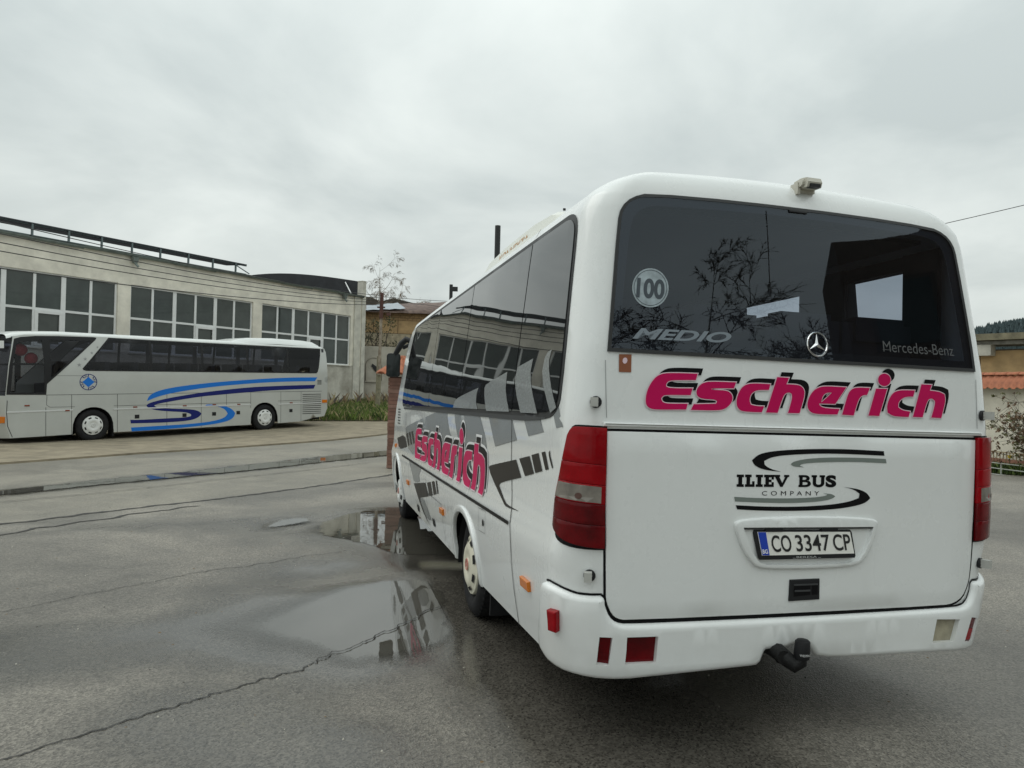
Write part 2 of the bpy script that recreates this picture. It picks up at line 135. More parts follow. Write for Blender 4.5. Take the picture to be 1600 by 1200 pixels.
class MB:
    """collects verts/faces/material indices"""
    def __init__(s): s.v=[];s.f=[];s.m=[]
    def add(s,v,f,mi=0):
        o=len(s.v); s.v+=[tuple(map(float,p)) for p in v]; s.f+=[tuple(i+o for i in q) for q in f]; s.m+=[mi]*len(f)
    def box(s,a,b,mi=0,xf=None):
        (x0,y0,z0),(x1,y1,z1)=a,b
        v=[(x0,y0,z0),(x1,y0,z0),(x1,y1,z0),(x0,y1,z0),(x0,y0,z1),(x1,y0,z1),(x1,y1,z1),(x0,y1,z1)]
        if xf: v=[xf(*p) for p in v]
        s.add(v,[(3,2,1,0),(4,5,6,7),(0,1,5,4),(1,2,6,5),(2,3,7,6),(3,0,4,7)],mi)
    def tube(s,pts,r,n=6,mi=0,cap=True):
        pts=[np.array(p,float) for p in pts]; rs=r if isinstance(r,(list,tuple,np.ndarray)) else [r]*len(pts)
        v=[];f=[]
        u=None
        for i,p in enumerate(pts):
            d=pts[min(i+1,len(pts)-1)]-pts[max(i-1,0)]; d=d/(np.linalg.norm(d)+1e-9)
            if u is None:
                u=np.cross(d,[0,0,1.]); 
                if np.linalg.norm(u)<.1: u=np.cross(d,[1.,0,0])
            u=u-d*(u@d); u/=np.linalg.norm(u)+1e-9; w=np.cross(d,u)
            for k in range(n):
                a=2*math.pi*k/n; v.append(p+rs[i]*(math.cos(a)*u+math.sin(a)*w))
        for i in range(len(pts)-1):
            for k in range(n):
                f.append((i*n+k,i*n+(k+1)%n,(i+1)*n+(k+1)%n,(i+1)*n+k))
        if cap: f.append(tuple(range(n-1,-1,-1))); f.append(tuple((len(pts)-1)*n+k for k in range(n)))
        s.add(v,f,mi)
    def lathe(s,prof,axis_o,ax,up,n=40,mi=0,mis=None):
        """prof: (r, d) pairs; revolve round the axis ax through axis_o"""
        o=np.array(axis_o,float); ax=np.array(ax,float); up=np.array(up,float); sd=np.cross(ax,up)
        v=[o+ax*d+r*(math.cos(2*math.pi*k/n)*up+math.sin(2*math.pi*k/n)*sd) for r,d in prof for k in range(n)]
        for i in range(len(prof)-1):
            f=[(i*n+k,i*n+(k+1)%n,(i+1)*n+(k+1)%n,(i+1)*n+k) for k in range(n)]
            if i==0: s.add(v,f,mis[i] if mis else mi); base=len(s.v)-len(v)
            else:
                s.f+=[tuple(q+base for q in g) for g in f]; s.m+=[mis[i] if mis else mi]*n
    def build(s,name,mats,parent=None,smooth=False,auto=None,loc=None):
        return obj(name,s.v,s.f,mats,parent,smooth,s.m,auto,loc)

def resample(poly,sp,closed=True):
    out=[]; n=len(poly)
    for i in range(n if closed else n-1):
        a=np.array(poly[i],float); b=np.array(poly[(i+1)%n],float); k=max(1,int(math.ceil(np.linalg.norm(b-a)/sp)))
        for j in range(k): out.append(a+(b-a)*j/k)
    if not closed: out.append(np.array(poly[-1],float))
    return out
def smooth_poly(p,it=2,ang=55,closed=True):
    """Chaikin corner cutting that keeps sharp corners"""
    p=[np.array(q,float) for q in p]
    sharp=[]
    n=len(p)
    for i in range(n):
        a=p[i]-p[i-1]; b=p[(i+1)%n]-p[i]
        c=(a@b)/(np.linalg.norm(a)*np.linalg.norm(b)+1e-12); sharp.append(math.degrees(math.acos(max(-1,min(1,c))))>ang or (not closed and i in(0,n-1)))
    for _ in range(it):
        q=[];s=[]
        n=len(p)
        for i in range(n):
            if sharp[i]: q.append(p[i]); s.append(True)
            else:
                q.append(p[i]*.75+p[i-1]*.25); s.append(False)
                q.append(p[i]*.75+p[(i+1)%n]*.25); s.append(False)
        p,sharp=q,s
    return p
def area2(p): 
    p=np.array(p); x,y=p[:,0],p[:,1]; return .5*np.sum(x*np.roll(y,-1)-np.roll(x,-1)*y)
def offset_poly(p,d):
    """positive d grows the outline"""
    p=[np.array(q,float) for q in p]; s=1 if area2(p)>0 else -1; n=len(p); out=[]
    for i in range(n):
        a=p[i]-p[i-1]; b=p[(i+1)%n]-p[i]; a/=np.linalg.norm(a)+1e-12; b/=np.linalg.norm(b)+1e-12
        na=np.array([a[1],-a[0]])*s; nb=np.array([b[1],-b[0]])*s; m=na+nb; k=np.linalg.norm(m)
        if k<.3: m=na; k=1
        m/=k; out.append(p[i]+m*d/max(.5,m@na))
    return out
def pip(pts,poly):
    pts=np.asarray(pts,float); poly=np.asarray(poly,float); x,y=pts[:,0],pts[:,1]; ins=np.zeros(len(pts),bool)
    j=len(poly)-1
    for i in range(len(poly)):
        xi,yi=poly[i];xj,yj=poly[j]
        if abs(yj-yi)>1e-12:
            c=((yi>y)!=(yj>y))&(x<(xj-xi)*(y-yi)/(yj-yi)+xi); ins^=c
        j=i
    return ins
def tri2d(outline,holes=(),sp=.1,interior=True,extra=None,spy=None):
    spy=spy or sp
    loops=[resample(outline,max(sp,spy))]+[resample(h,max(sp,spy)) for h in holes]
    V=[];E=[]
    for l in loops:
        o=len(V); V+=[tuple(p) for p in l]; E+=[(o+i,o+(i+1)%len(l)) for i in range(len(l))]
    if interior:
        a=np.array(loops[0]); x0,y0=a.min(0); x1,y1=a.max(0)
        gx,gy=np.meshgrid(np.arange(x0+sp*.5,x1,sp),np.arange(y0+spy*.5,y1,spy)); P=np.c_[gx.ravel(),gy.ravel()]
        if extra is not None: P=np.vstack([P,extra])
        if len(P):
            k=pip(P,loops[0])
            for h in loops[1:]: k&=~pip(P,h)
            V+=[tuple(p) for p in P[k]]
    r=delaunay_2d_cdt([Vector(v) for v in V],E,[],0,1e-6)
    vv=np.array([tuple(v) for v in r[0]]); ff=np.array([f for f in r[2] if len(f)==3])
    c=vv[ff].mean(1); k=pip(c,loops[0])
    for h in loops[1:]: k&=~pip(c,h)
    ff=ff[k]
    # face orientation CCW
    a=vv[ff[:,0]];b=vv[ff[:,1]];cc=vv[ff[:,2]]
    cr=(b-a)[:,0]*(cc-a)[:,1]-(b-a)[:,1]*(cc-a)[:,0]
    ff[cr<0]=ff[cr<0][:,::-1]
    ff=ff[np.abs(cr)>1e-12]
    return vv,ff,loops
def patch(mb,fmap,outline,holes=(),sp=.1,off=.004,thick=0,bev=0,mi=0,flip=False,interior=True,spy=None,extra=None):
    """a sheet following the surface fmap(u,v)->(point,normal), proud by off, with rounded rim when thick"""
    out=outline
    if bev: 
        out=resample(outline,sp); inn=offset_poly(out,-bev)
        vv,ff,loops=tri2d(inn,holes,sp,interior,spy=spy)
    else: vv,ff,loops=tri2d(outline,holes,sp,interior,extra,spy=spy)
    P=[]
    for q in vv:
        p,n=fmap(*q); P.append(p+n*off)
    mb.add(P,[tuple(t[::-1]) if flip else tuple(t) for t in ff.tolist()],mi)
    if thick:
        rings=[]
        L0=resample(inn,sp) if bev else loops[0]
        if bev:
            L1=resample(out,sp)
            if len(L1)!=len(L0): L0=inn;L1=out
            lev=[(L0,off),([a*.3+b*.7 for a,b in zip(L0,L1)],off-bev*.3),(L1,off-bev),(L1,off-thick)]
        else: lev=[(L0,off),(L0,off-thick)]
        R=[]
        for l,o_ in lev:
            R.append([ (lambda pn:pn[0]+pn[1]*o_)(fmap(*q)) for q in l])
        n=len(R[0]); V=[p for r in R for p in r]; s=area2(L0)>0; fl=(not s)!=flip
        F=[]
        for i in range(len(R)-1):
            for k in range(n):
                q=(i*n+k,(i+1)*n+k,(i+1)*n+(k+1)%n,i*n+(k+1)%n)
                F.append(q[::-1] if fl else q)
        mb.add(V,F,mi)
        for h in loops[1:]:
            n=len(h); V=[(lambda pn:pn[0]+pn[1]*off)(fmap(*q)) for q in h]+[(lambda pn:pn[0]+pn[1]*(off-thick))(fmap(*q)) for q in h]
            mb.add(V,[(k,(k+1)%n,n+(k+1)%n,n+k) for k in range(n)],mi)
def weld(o,d=1e-5,smooth=True,auto=None):
    bm=bmesh.new(); bm.from_mesh(o.data); bmesh.ops.remove_doubles(bm,verts=bm.verts,dist=d); bm.to_mesh(o.data); bm.free()
    if smooth: o.data.polygons.foreach_set('use_smooth',[True]*len(o.data.polygons))
    if auto:
        try: o.data.set_sharp_from_angle(angle=rad(auto))
        except Exception: pass
    o.data.update(); return o
def strip_poly(pts,w):
    """outline of a line of width w along pts"""
    pts=[np.array(p,float) for p in pts]; L=[];R=[]
    for i,p in enumerate(pts):
        d=pts[min(i+1,len(pts)-1)]-pts[max(i-1,0)]; d/=np.linalg.norm(d)+1e-12; n=np.array([-d[1],d[0]])
        ww=w[i] if isinstance(w,(list,tuple,np.ndarray)) else w
        L.append(p+n*ww/2);R.append(p-n*ww/2)
    return L+R[::-1]
def text_tris(s,size=1,extrude=0,offset=0,shear=0,spacing=1.):
    cu=bpy.data.curves.new('lettering','FONT'); cu.body=s; cu.size=size; cu.offset=offset; cu.shear=shear; cu.space_character=spacing
    o=bpy.data.objects.new('lettering',cu); COL.objects.link(o); bpy.context.view_layer.update()
    me=bpy.data.meshes.new_from_object(o); v=np.array([x.co[:2] for x in me.vertices]); f=[tuple(p.vertices) for p in me.polygons]
    bpy.data.objects.remove(o); bpy.data.curves.remove(cu); bpy.data.meshes.remove(me)
    return v,f
def text_fit(s,x0,x1,z0,z1,**k):
    v,f=text_tris(s,**k); a=v.min(0);b=v.max(0)
    return (v-a)/(b-a)*[x1-x0,z1-z0]+[x0,z0],f
def put_flat(mb,fmap,v,f,off,mi=0):
    P=[]
    for q in v:
        p,n=fmap(*q); P.append(p+n*off)
    mb.add(P,f,mi)
def puttext(mb,fmap,v,f,off,mi=0,sp=None): put_flat(mb,fmap,v,f,off,mi)
# ------------------------------------------------------------------ ground
CP=np.array([(-1.36,9.05,-.09),(.82,9.64,-.124),(-.24,4.95,0),(1.94,5.55,-.034),(0,0,.1),(-5,2.5,.06),(6,2,-.0),(4,-6,.16),(-6,-6,.2),(0,-15,.3),(20,-10,.1),(-20,-8,.2),
 (-6,8.5,-.13),(-2.5,14.7,-.2),(-8.1,11.5,-.26),(-5,16.9,-.28),(-3.5,20,-.27),(-11.3,16,-.32),(-8.9,20,-.3),(-4.7,27.5,-.22),
 (-13.36,23.04,-.374),(-9.55,27.98,-.22),(-15.1,24.4,-.36),(-11.3,29.3,-.2),(-17,18,-.4),(-8.2,33,-.02),(-5.8,33,.03),(-8.5,40,.4),(-8.9,42.5,.5),(-14,33.6,0),(-19,25,-.3),(-5,44,.4),
 (6,10,-.2),(12.4,18,-.2),(13.8,20,-.36),(12.6,18.6,-.33),(8,25,-.3),(3,14,-.2),(4,32,-.1),(20,30,-.3),(40,10,-.2),(-30,10,-.3),(-40,40,0),(0,60,.4),(40,60,.2),(-20,60,.3)],float)
def _tps(d): return np.where(d>1e-9,d*d*np.log(np.maximum(d,1e-9)),0)
_n=len(CP); _K=_tps(np.linalg.norm(CP[:,None,:2]-CP[None,:,:2],axis=2))+np.eye(_n)*2.
_A=np.zeros((_n+3,_n+3)); _A[:_n,:_n]=_K; _A[:_n,_n]=1; _A[:_n,_n+1:]=CP[:,:2]; _A[_n,:_n]=1; _A[_n+1:,:_n]=CP[:,:2].T
_W=np.linalg.solve(_A,np.r_[CP[:,2],0,0,0])
PUD=[
 (-.076,[(-2.26,8.42),(-2.3,8.82),(-2.15,9.28),(-2.0,9.62),(-1.85,9.78),(-1.5,9.84),(-1.2,9.4),(-.7,9.2),(-.4,8.4),(-.35,7.4),(-.6,7.15),(-.85,7.19),(-.99,7.23),(-1.18,7.25),(-1.4,7.53),(-1.64,7.74),(-1.91,7.91),(-2.13,8.15)]),
 (-.004,[(-2.05,4.75),(-1.8,5.3),(-1.5,5.7),(-1.21,5.9),(-1.03,6.0),(-.85,6.0),(-.7,6.05),(-.5,5.62),(-.4,5.1),(-.32,4.6),(-.42,4.38),(-.64,4.2),(-.75,4.1),(-.88,4.02),(-1.02,4.15),(-1.2,4.25),(-1.5,4.3),(-1.9,4.45)]),
 (-.285,[(-8.6,11.0),(-8.0,11.7),(-7.5,12.7),(-6.87,13.69),(-6.36,14.5),(-5.7,15.5),(-4.98,16.85),(-3.9,19.0),(-3.0,20.4),(-2.2,22.5),(-2.4,23.2),(-3.62,21.2),(-4.96,19.2),(-5.99,16.85),(-6.63,15.5),(-7.59,13.9),(-7.95,13.2),(-8.6,12.0)]),
 (-.112,[(-2.94,8.68),(-2.92,8.95),(-2.8,9.14),(-2.62,9.2),(-2.5,9.12),(-2.5,9.02),(-2.6,8.9),(-2.84,8.65)]),
 (-.05,[(-1.82,6.50),(-1.71,6.46),(-1.6,6.48),(-1.52,6.66),(-1.6,6.5),(-1.68,6.38),(-1.77,6.42)]),
 (-.05,[(3.6,3.5),(4.6,3.7),(5.2,4.3),(5.3,4.9),(4.4,4.7),(3.7,4.2)]),
]
_r2=np.random.RandomState(3)
def wobble(poly,amp,sp):
    p=smooth_poly(poly,2,80); p=resample(p,sp); p=np.array(p)
    k=np.arange(len(p)); ph=_r2.rand(6)*6.28
    d=sum(np.sin(k*f*6.28/len(p)+ph[i])/(1+i*.35) for i,f in enumerate((5,9,14,23,31,47)))
    c=p.mean(0); r=p-c; r/=np.linalg.norm(r,axis=1)[:,None]+1e-9
    return p+r*(d*amp)[:,None]
PUDP=[(z,wobble(p,.018 if i not in (3,4) else .008,.07)) for i,(z,p) in enumerate(PUD)]
def seg_dist(P,poly):
    P=np.asarray(P,float); best=np.full(len(P),1e9); n=len(poly)
    for i in range(n):
        a=poly[i];b=poly[(i+1)%n];d=b-a;L=d@d+1e-12
        t=np.clip(((P-a)@d)/L,0,1); best=np.minimum(best,np.linalg.norm(P-a-t[:,None]*d,axis=1))
    return best
# soaked ground: run-off along the minibus flank and thin films in the open yard
WETZ=[((-1.5,9.2),(-.1,5.2),.75,.9),((-.1,5.2),(.9,2.2),.95,.9),((.7,2.4),(1.4,2.3),.7,.6),((-2.1,4.5),(-3.0,4.0),.75,.65),((-2.3,8.6),(-3.2,9.0),.5,.5),((-4.5,8.5),(-5.5,9.),.8,.45),((-1.5,3.4),(-.6,2.9),.6,.55)]
def hgt(P,wet=False):
    P=np.atleast_2d(np.asarray(P,float))
    D=np.linalg.norm(P[:,None]-CP[None,:,:2],axis=2); z=_tps(D)@_W[:_n]+_W[_n]+P@_W[_n+1:]
    r=np.linalg.norm(P-[0,15],axis=1); t=np.clip((r-38)/40,0,1); z=z*(1-t)+.1*t
    w=np.zeros(len(P))
    for zp,poly in PUDP:
        lo=poly.min(0)-1.2; hi=poly.max(0)+1.2; k=np.where(((P>lo)&(P<hi)).all(1))[0]
        if not len(k): continue
        d=seg_dist(P[k],poly); ins=pip(P[k],poly); d=np.where(ins,0,d)
        t=np.clip((d-.03)/.9,0,1); t=t*t*(3-2*t); z[k]=(zp-(.022 if len(poly)<40 else .0022))*(1-t)+z[k]*t
        w[k]=np.maximum(w[k],np.where(ins,1,np.exp(-d/(.32 if zp>-.2 else .12))))
    for (a,b,r_,s_) in WETZ:
        a=np.array(a,float);b=np.array(b,float);dd=b-a;t=np.clip(((P-a)@dd)/(dd@dd),0,1);dist=np.linalg.norm(P-a-t[:,None]*dd,axis=1)
        q=np.clip(1.6-1.6*dist/r_,0,1); w=np.maximum(w,s_*q*q*(3-2*q))
    return (z,w) if wet else z
def H(x,y): return float(hgt([(x,y)])[0])

def asphalt(name,c,patchy=.3,wetlo=.42,speck=.35):
    m=bpy.data.materials.new(name); m.use_nodes=True; t=m.node_tree; n=t.nodes; b=n['Principled BSDF']; L=t.links.new
    tc=n.new('ShaderNodeTexCoord'); co=tc.outputs['Object']
    def nz(s,d=5,r=.6,dist=0):
        q=n.new('ShaderNodeTexNoise'); q.inputs['Scale'].default_value=s; q.inputs['Detail'].default_value=d; q.inputs['Roughness'].default_value=r; q.inputs['Distortion'].default_value=dist; L(co,q.inputs['Vector']); return q.outputs['Fac']
    def mr(v,a,b_,c_,d_):
        q=n.new('ShaderNodeMapRange'); L(v,q.inputs[0]); 
        for i,x in enumerate((a,b_,c_,d_)): q.inputs[i+1].default_value=x
        return q.outputs[0]
    def ma(op,a,b_,cl=False):
        q=n.new('ShaderNodeMath'); q.operation=op; q.use_clamp=cl
        for i,v in enumerate((a,b_)):
            if isinstance(v,(int,float)): q.inputs[i].default_value=v
            else: L(v,q.inputs[i])
        return q.outputs[0]
    big=nz(.35,6,.62,.6); mid=nz(2.2,5); fine=nz(55,3,.7)
    vo=n.new('ShaderNodeTexVoronoi'); vo.inputs['Scale'].default_value=105; L(co,vo.inputs['Vector'])
    vcol=n.new('ShaderNodeRGBToBW'); L(vo.outputs['Color'],vcol.inputs[0])
    k=ma('MULTIPLY',mr(big,.3,.7,1-patchy,1+patchy),mr(mid,.3,.7,.88,1.12))
    k=ma('MULTIPLY',k,mr(vcol.outputs[0],.1,.9,1-speck,1+speck)); k=ma('MULTIPLY',k,mr(fine,.25,.75,.8,1.2))
    mixc=n.new('ShaderNodeVectorMath'); mixc.operation='SCALE'; mixc.inputs[0].default_value=c; L(k,mixc.inputs['Scale'])
    at=n.new('ShaderNodeAttribute'); at.attribute_name='wet'
    wetn=ma('ADD',at.outputs['Fac'],mr(big,.42,.68,wetlo,-.12),True)
    dark=n.new('ShaderNodeMix'); dark.data_type='RGBA'; L(wetn,dark.inputs[0]); L(mixc.outputs[0],dark.inputs[6])
    dk=n.new('ShaderNodeVectorMath'); dk.operation='SCALE'; dk.inputs['Scale'].default_value=.4; L(mixc.outputs[0],dk.inputs[0]); L(dk.outputs[0],dark.inputs[7])
    L(dark.outputs[2],b.inputs['Base Color'])
    rg=mr(wetn,0,1,.6,.08); L(ma('ADD',rg,mr(mid,.3,.7,-.07,.07)),b.inputs['Roughness'])
    b.inputs['Specular IOR Level'].default_value=.5
    bp=n.new('ShaderNodeBump'); bp.inputs['Distance'].default_value=.006
    L(mr(wetn,0,1,.8,.07),bp.inputs['Strength']); L(ma('ADD',vo.outputs['Distance'],ma('MULTIPLY',fine,.6)),bp.inputs['Height']); L(bp.outputs[0],b.inputs['Normal'])
    return m
ASPH=asphalt('wet_asphalt',(.20,.183,.155),.36,.34,.5); ROAD=asphalt('road_asphalt',(.24,.22,.18),.22,.2)
DIRT=M('packed_dirt',(.26,.22,.155),.85,nscale=2.2,namt=.28,bump=.7,bscale=45)
FAR=M('rough_ground',(.15,.14,.11),.9,nscale=.4,namt=.3)
def sheet(name,poly,sp,zoff,mat_,fine=None,edge=0,kind='structure',wet=True,wob=0):
    poly=resample(smooth_poly(poly,0),.5)
    ex=None
    if fine is not None:
        ex=[]
        for (x0,y0,x1,y1,s) in fine:
            gx,gy=np.meshgrid(np.arange(x0,x1,s),np.arange(y0,y1,s)); ex.append(np.c_[gx.ravel(),gy.ravel()])
        ex=np.vstack(ex)
    vv,ff,loops=tri2d(poly,(),sp,True,ex)
    z,w=hgt(vv,True)
    V=np.c_[vv,z+zoff]; F=[tuple(t) for t in ff.tolist()]; V=[tuple(v) for v in V]
    if edge:
        l=loops[0]; o=len(V); zz=hgt(l); V+=[(p[0],p[1],q+zoff) for p,q in zip(l,zz)]+[(p[0]+ (0),p[1],q+zoff-edge) for p,q in zip(l,zz)]; n=len(l); s=area2(l)>0
        F+=[((o+k,o+n+k,o+n+(k+1)%n,o+(k+1)%n) if s else (o+k,o+(k+1)%n,o+n+(k+1)%n,o+n+k)) for k in range(n)]
        w=np.r_[w,np.zeros(2*n)]
    o=obj(name,V,F,mat_,smooth=True,auto=40)
    if wet:
        a=o.data.attributes.new('wet','FLOAT','POINT'); a.data.foreach_set('value',w.astype(np.float32))
    return tag(o,kind=kind)
# terrain out to the horizon
gv=[];gf=[]
rs=[0,10,20,30,40,55,80,130,250,600,1500]
for r in rs:
    for k in range(48):
        a=2*math.pi*k/48; gv.append((r*math.cos(a),15+r*math.sin(a),(H(r*math.cos(a),15+r*math.sin(a))-.18)))
for i in range(len(rs)-1):
    for k in range(48): gf.append((i*48+k,i*48+(k+1)%48,(i+1)*48+(k+1)%48,(i+1)*48+k)[::-1])
tag(obj('ground',gv,gf,FAR,smooth=True),kind='structure')
CURB=[(-19.5,2.0),(-15.8,8.2),(-11.33,15.97),(-9.72,18.91),(-8.85,19.99),(-6.07,24.53),(-4.72,27.46),(-3.2,31.5),(-1.5,36)]
JOINT=[(-14.5,-6),(-10,1.5),(-7.2,6.4),(-5.99,8.48),(-5.25,9.92),(-4.39,11.06),(-3.38,12.84),(-2.51,14.71),(-1.2,17.6),(1.0,23),(4,30)]
yard=sheet('asphalt_yard',[(-14.5,-6),(-8,-14),(16,-14),(30,-5),(30,12),(16,12.5),(13.4,16.9),(11.9,18.4),(7,29),(4,30)]+JOINT[::-1][1:-1],.7,0,ASPH,[(-3.6,3.2,.6,11.2,.11),(-9,-2,9,12,.3)],edge=.05)
road=sheet('road',JOINT[::1]+CURB[::-1],.6,-.012,ROAD,[(-9,11,-2,23,.25)])
lot=sheet('dirt_lot',CURB+[(-1,46),(-12,46),(-24,24),(-26,4)],.8,.035,DIRT,edge=.12,wet=False)
# worn cracks and joints: thin recessed looking strips lying on the sheets
CRK=M('crack_filling',(.035,.033,.03),.7,nscale=20,namt=.4)
def crack(name,pts,w,amp,z=.004,sp=.05):
    p=np.array(resample(smooth_poly(pts,1,80,False),sp,False)); n=len(p)
    j=_r2.randn(n,2)*amp; j=(j+np.roll(j,1,0)+np.roll(j,2,0)*.6)/1.6; p=p+j
    ww=np.abs(w*(.55+.9*_r2.rand(n))); ww[0]=ww[-1]=w*.1
    q=strip_poly(p,list(ww)); zz,wq=hgt(q,True); zz=zz+z+np.where(wq>.995,.0065,0); m=len(q); h=m//2
    V=[(a[0],a[1],b) for a,b in zip(q,zz)]; F=[(i,m-1-i,m-2-i,i+1) for i in range(h-1)]
    return tag(obj(name,V,F,CRK),kind='structure')
crack('asphalt_crack',[(-2.5,2.35),(-1.8,3.18),(-1.57,3.48),(-1.33,3.86),(-1.17,4.01),(-1.09,4.23),(-.91,4.47),(-.72,4.83),(-.5,5.3)],.010,.012,.0035,.022)
crack('asphalt_crack',[(-3.43,4.88),(-2.99,5.6),(-2.6,6.18),(-2.13,6.79),(-1.64,7.28)],.006,.012,.004,.04)
crack('asphalt_crack',[(-7.46,10.54),(-6.66,11.59),(-5.83,13.2),(-4.84,14.83),(-3.4,17.5)],.025,.02,.004,.08)
crack('asphalt_joint',[(x+.05,y-.03) for x,y in JOINT],.085,.022,.005,.08)
crack('asphalt_joint',[(-5.6,7.4),(-5.1,8.9),(-4.4,10.2)],.05,.05,.005,.1)
# puddles: standing water in the dips, level except small ones tilted to mirror sky
def water(name,c):
    m=bpy.data.materials.new(name); m.use_nodes=True; t=m.node_tree; n=t.nodes; b=n['Principled BSDF']
    b.inputs['Base Color'].default_value=(*c,1); b.inputs['Roughness'].default_value=.015; b.inputs['IOR'].default_value=1.72; b.inputs['Specular IOR Level'].default_value=.5
    tc=n.new('ShaderNodeTexCoord'); q=n.new('ShaderNodeTexNoise'); q.inputs['Scale'].default_value=6; bp=n.new('ShaderNodeBump'); bp.inputs['Strength'].default_value=.02; bp.inputs['Distance'].default_value=.02
    t.links.new(tc.outputs['Object'],q.inputs['Vector']); t.links.new(q.outputs[0],bp.inputs['Height']); t.links.new(bp.outputs[0],b.inputs['Normal'])
    # the film thins out to nothing at its rim, grain by grain
    at=n.new('ShaderNodeAttribute'); at.attribute_name='film'; g=n.new('ShaderNodeTexNoise'); g.inputs['Scale'].default_value=70; g.inputs['Detail'].default_value=3; t.links.new(tc.outputs['Object'],g.inputs['Vector'])
    s1=n.new('ShaderNodeMath'); s1.operation='MULTIPLY_ADD'; s1.inputs[1].default_value=1.9; t.links.new(at.outputs['Fac'],s1.inputs[0]); 
    s2=n.new('ShaderNodeMath'); s2.operation='MULTIPLY_ADD'; s2.inputs[1].default_value=1.2; s2.inputs[2].default_value=-1.0; t.links.new(g.outputs[0],s2.inputs[0]); t.links.new(s2.outputs[0],s1.inputs[2])
    mr=n.new('ShaderNodeMapRange'); mr.inputs[1].default_value=-.35; mr.inputs[2].default_value=.9; t.links.new(s1.outputs[0],mr.inputs[0]); t.links.new(mr.outputs[0],b.inputs['Alpha'])
    return m
WATER=water('puddle_water',(.075,.07,.058))
for zp,p in PUDP:
    vv,ff,_=tri2d(p,(),.07 if zp>-.2 else .2); til=.065 if len(p)<40 else 0; yc=p[:,1].mean(); o=obj('puddle',[(a,b,zp+til*(b-yc)) for a,b in vv],[tuple(t) for t in ff.tolist()],WATER)
    d=seg_dist(vv,p); wd=.05+.55*np.clip((-.95-vv[:,0])/.7,0,1)+.22*np.clip((4.75-vv[:,1])/.4,0,1) if abs(zp+.004)<1e-6 else (.10 if zp<-.2 else .05)
    a=o.data.attributes.new('film','FLOAT','POINT'); a.data.foreach_set('value',np.clip(d/wd,0,1).astype(np.float32)); tag(o,kind='structure')

# ------------------------------------------------------------------ factory hall on the left
FC0=np.array(DATA['fc0']);FDL=np.array(DATA['fdl']);FN=np.array(DATA['fn'])
def fp(s,z,o=0.): return FC0+FDL*s+FN*o+np.array([0,0,z])
def fbox(mb,s0,s1,z0,z1,o0,o1,mi=0): mb.box((s0,z0,o0),(s1,z1,o1),mi,lambda a,b,c:fp(a,b,c))
PLAST=M('weathered_plaster',(.76,.72,.62),.85,nscale=1.6,namt=.18,bump=.25,bscale=30)
def stained(name,c,c2):
    m=M(name,c,.88,nscale=.5,namt=.1,col2=c2,bump=.3,bscale=25); return m
LOWPL=M('stained_lower_plaster',(.46,.42,.34),.88,nscale=.9,namt=.4,col2=(.68,.66,.58),bump=.4,bscale=22)
CONC=M('pale_concrete',(.56,.54,.47),.85,nscale=2.5,namt=.2,bump=.3,bscale=30)
PVC=M('white_window_frame',(.78,.79,.78),.4,nscale=3,namt=.05)
PANE=[M('hall_pane_%d'%i,c,.06,spec=.5,nscale=1.4,namt=.25,wave=.05) for i,c in enumerate([(.045,.058,.054),(.05,.062,.056),(.058,.068,.06)])]
GUTM=M('galvanised_gutter',(.20,.235,.22),.45,metal=.4,nscale=4,namt=.25)
hall=empty('factory_hall','long plastered factory hall with white gridded windows behind the parked coach','building')
WIN=[(.86,7.16),(7.71,13.96),(14.5,20.75),(21.3,27.5)]
ZB,ZT,ZTR=2.77,5.62,4.22
mb=MB(); S1=30.
def wallpiece(s0,s1,z0,z1,mi=0): fbox(mb,s0,s1,z0,z1,-.35,0,mi)
wallpiece(-.1,S1,ZT,6.82); wallpiece(-.1,S1,-.6,ZB,1)
ed=[.0]+[e for w in WIN for e in w]+[S1]
for i in range(0,len(ed),2): wallpiece(ed[i]-(.1 if i==0 else 0),ed[i+1],ZB,ZT)
o=mb.build('wall',[PLAST,LOWPL],hall)
# corner fin and plinth
mb=MB(); fbox(mb,-.30,.01,-.6,7.72,-.34,.05); fbox(mb,.13,.64,-.6,6.79,.002,.07); mb.build('corner_column',CONC,hall)
# gable parapet rising behind, lined with dark felt on the inside
FELT=M('black_roof_felt',(.022,.024,.028),.75,nscale=2,namt=.35)
def vault(g): return 6.85+2.35*math.sin(min(1,max(0,g/18))*math.pi)**.9*.75
mb=MB(); gs=np.linspace(0,18,19)
V=[];F=[]
for g in gs:
    zt=7.7+ (1.0*math.sin(g/18*math.pi)) ; 
    for s in (-.3,.0): V+= [fp(s,0,-g),fp(s,zt,-g)]
n=len(gs)
for i in range(n-1):
    a=i*4;b=a+4
    F+=[(a,a+1,b+1,b),(a+2,b+2,b+3,a+3),(a+1,a+3,b+3,b+1)]
F+=[(0,2,3,1)]
mb.add(V,F); mb.build('parapet',FELT,hall)
mb=MB()
fbox(mb,-.32,.03,7.722,7.77,-.36,.07); mb.build('parapet_cap',CONC,hall)
mb=MB(); mb.tube([fp(.03,7.75,-1.3),fp(.55,6.98,-.35)],.035,6); mb.build('flashing_strip',PVC,hall)
# roof vault
mb=MB(); V=[];F=[]
for g in np.linspace(-.25,18,16):
    z=6.86+.95*math.sin(max(0,g)/18*math.pi)
    V+=[fp(0,z,-g),fp(S1,z,-g)]
F=[(2*i,2*i+1,2*i+3,2*i+2) for i in range(15)]; mb.add(V,F); mb.build('roof',FELT,hall)
mb=MB(); fbox(mb,0,S1,-.6,6.8,-18,-17.7); fbox(mb,S1-.3,S1,-.6,6.8,-17.7,-.35); mb.build('rear_wall',PLAST,hall)
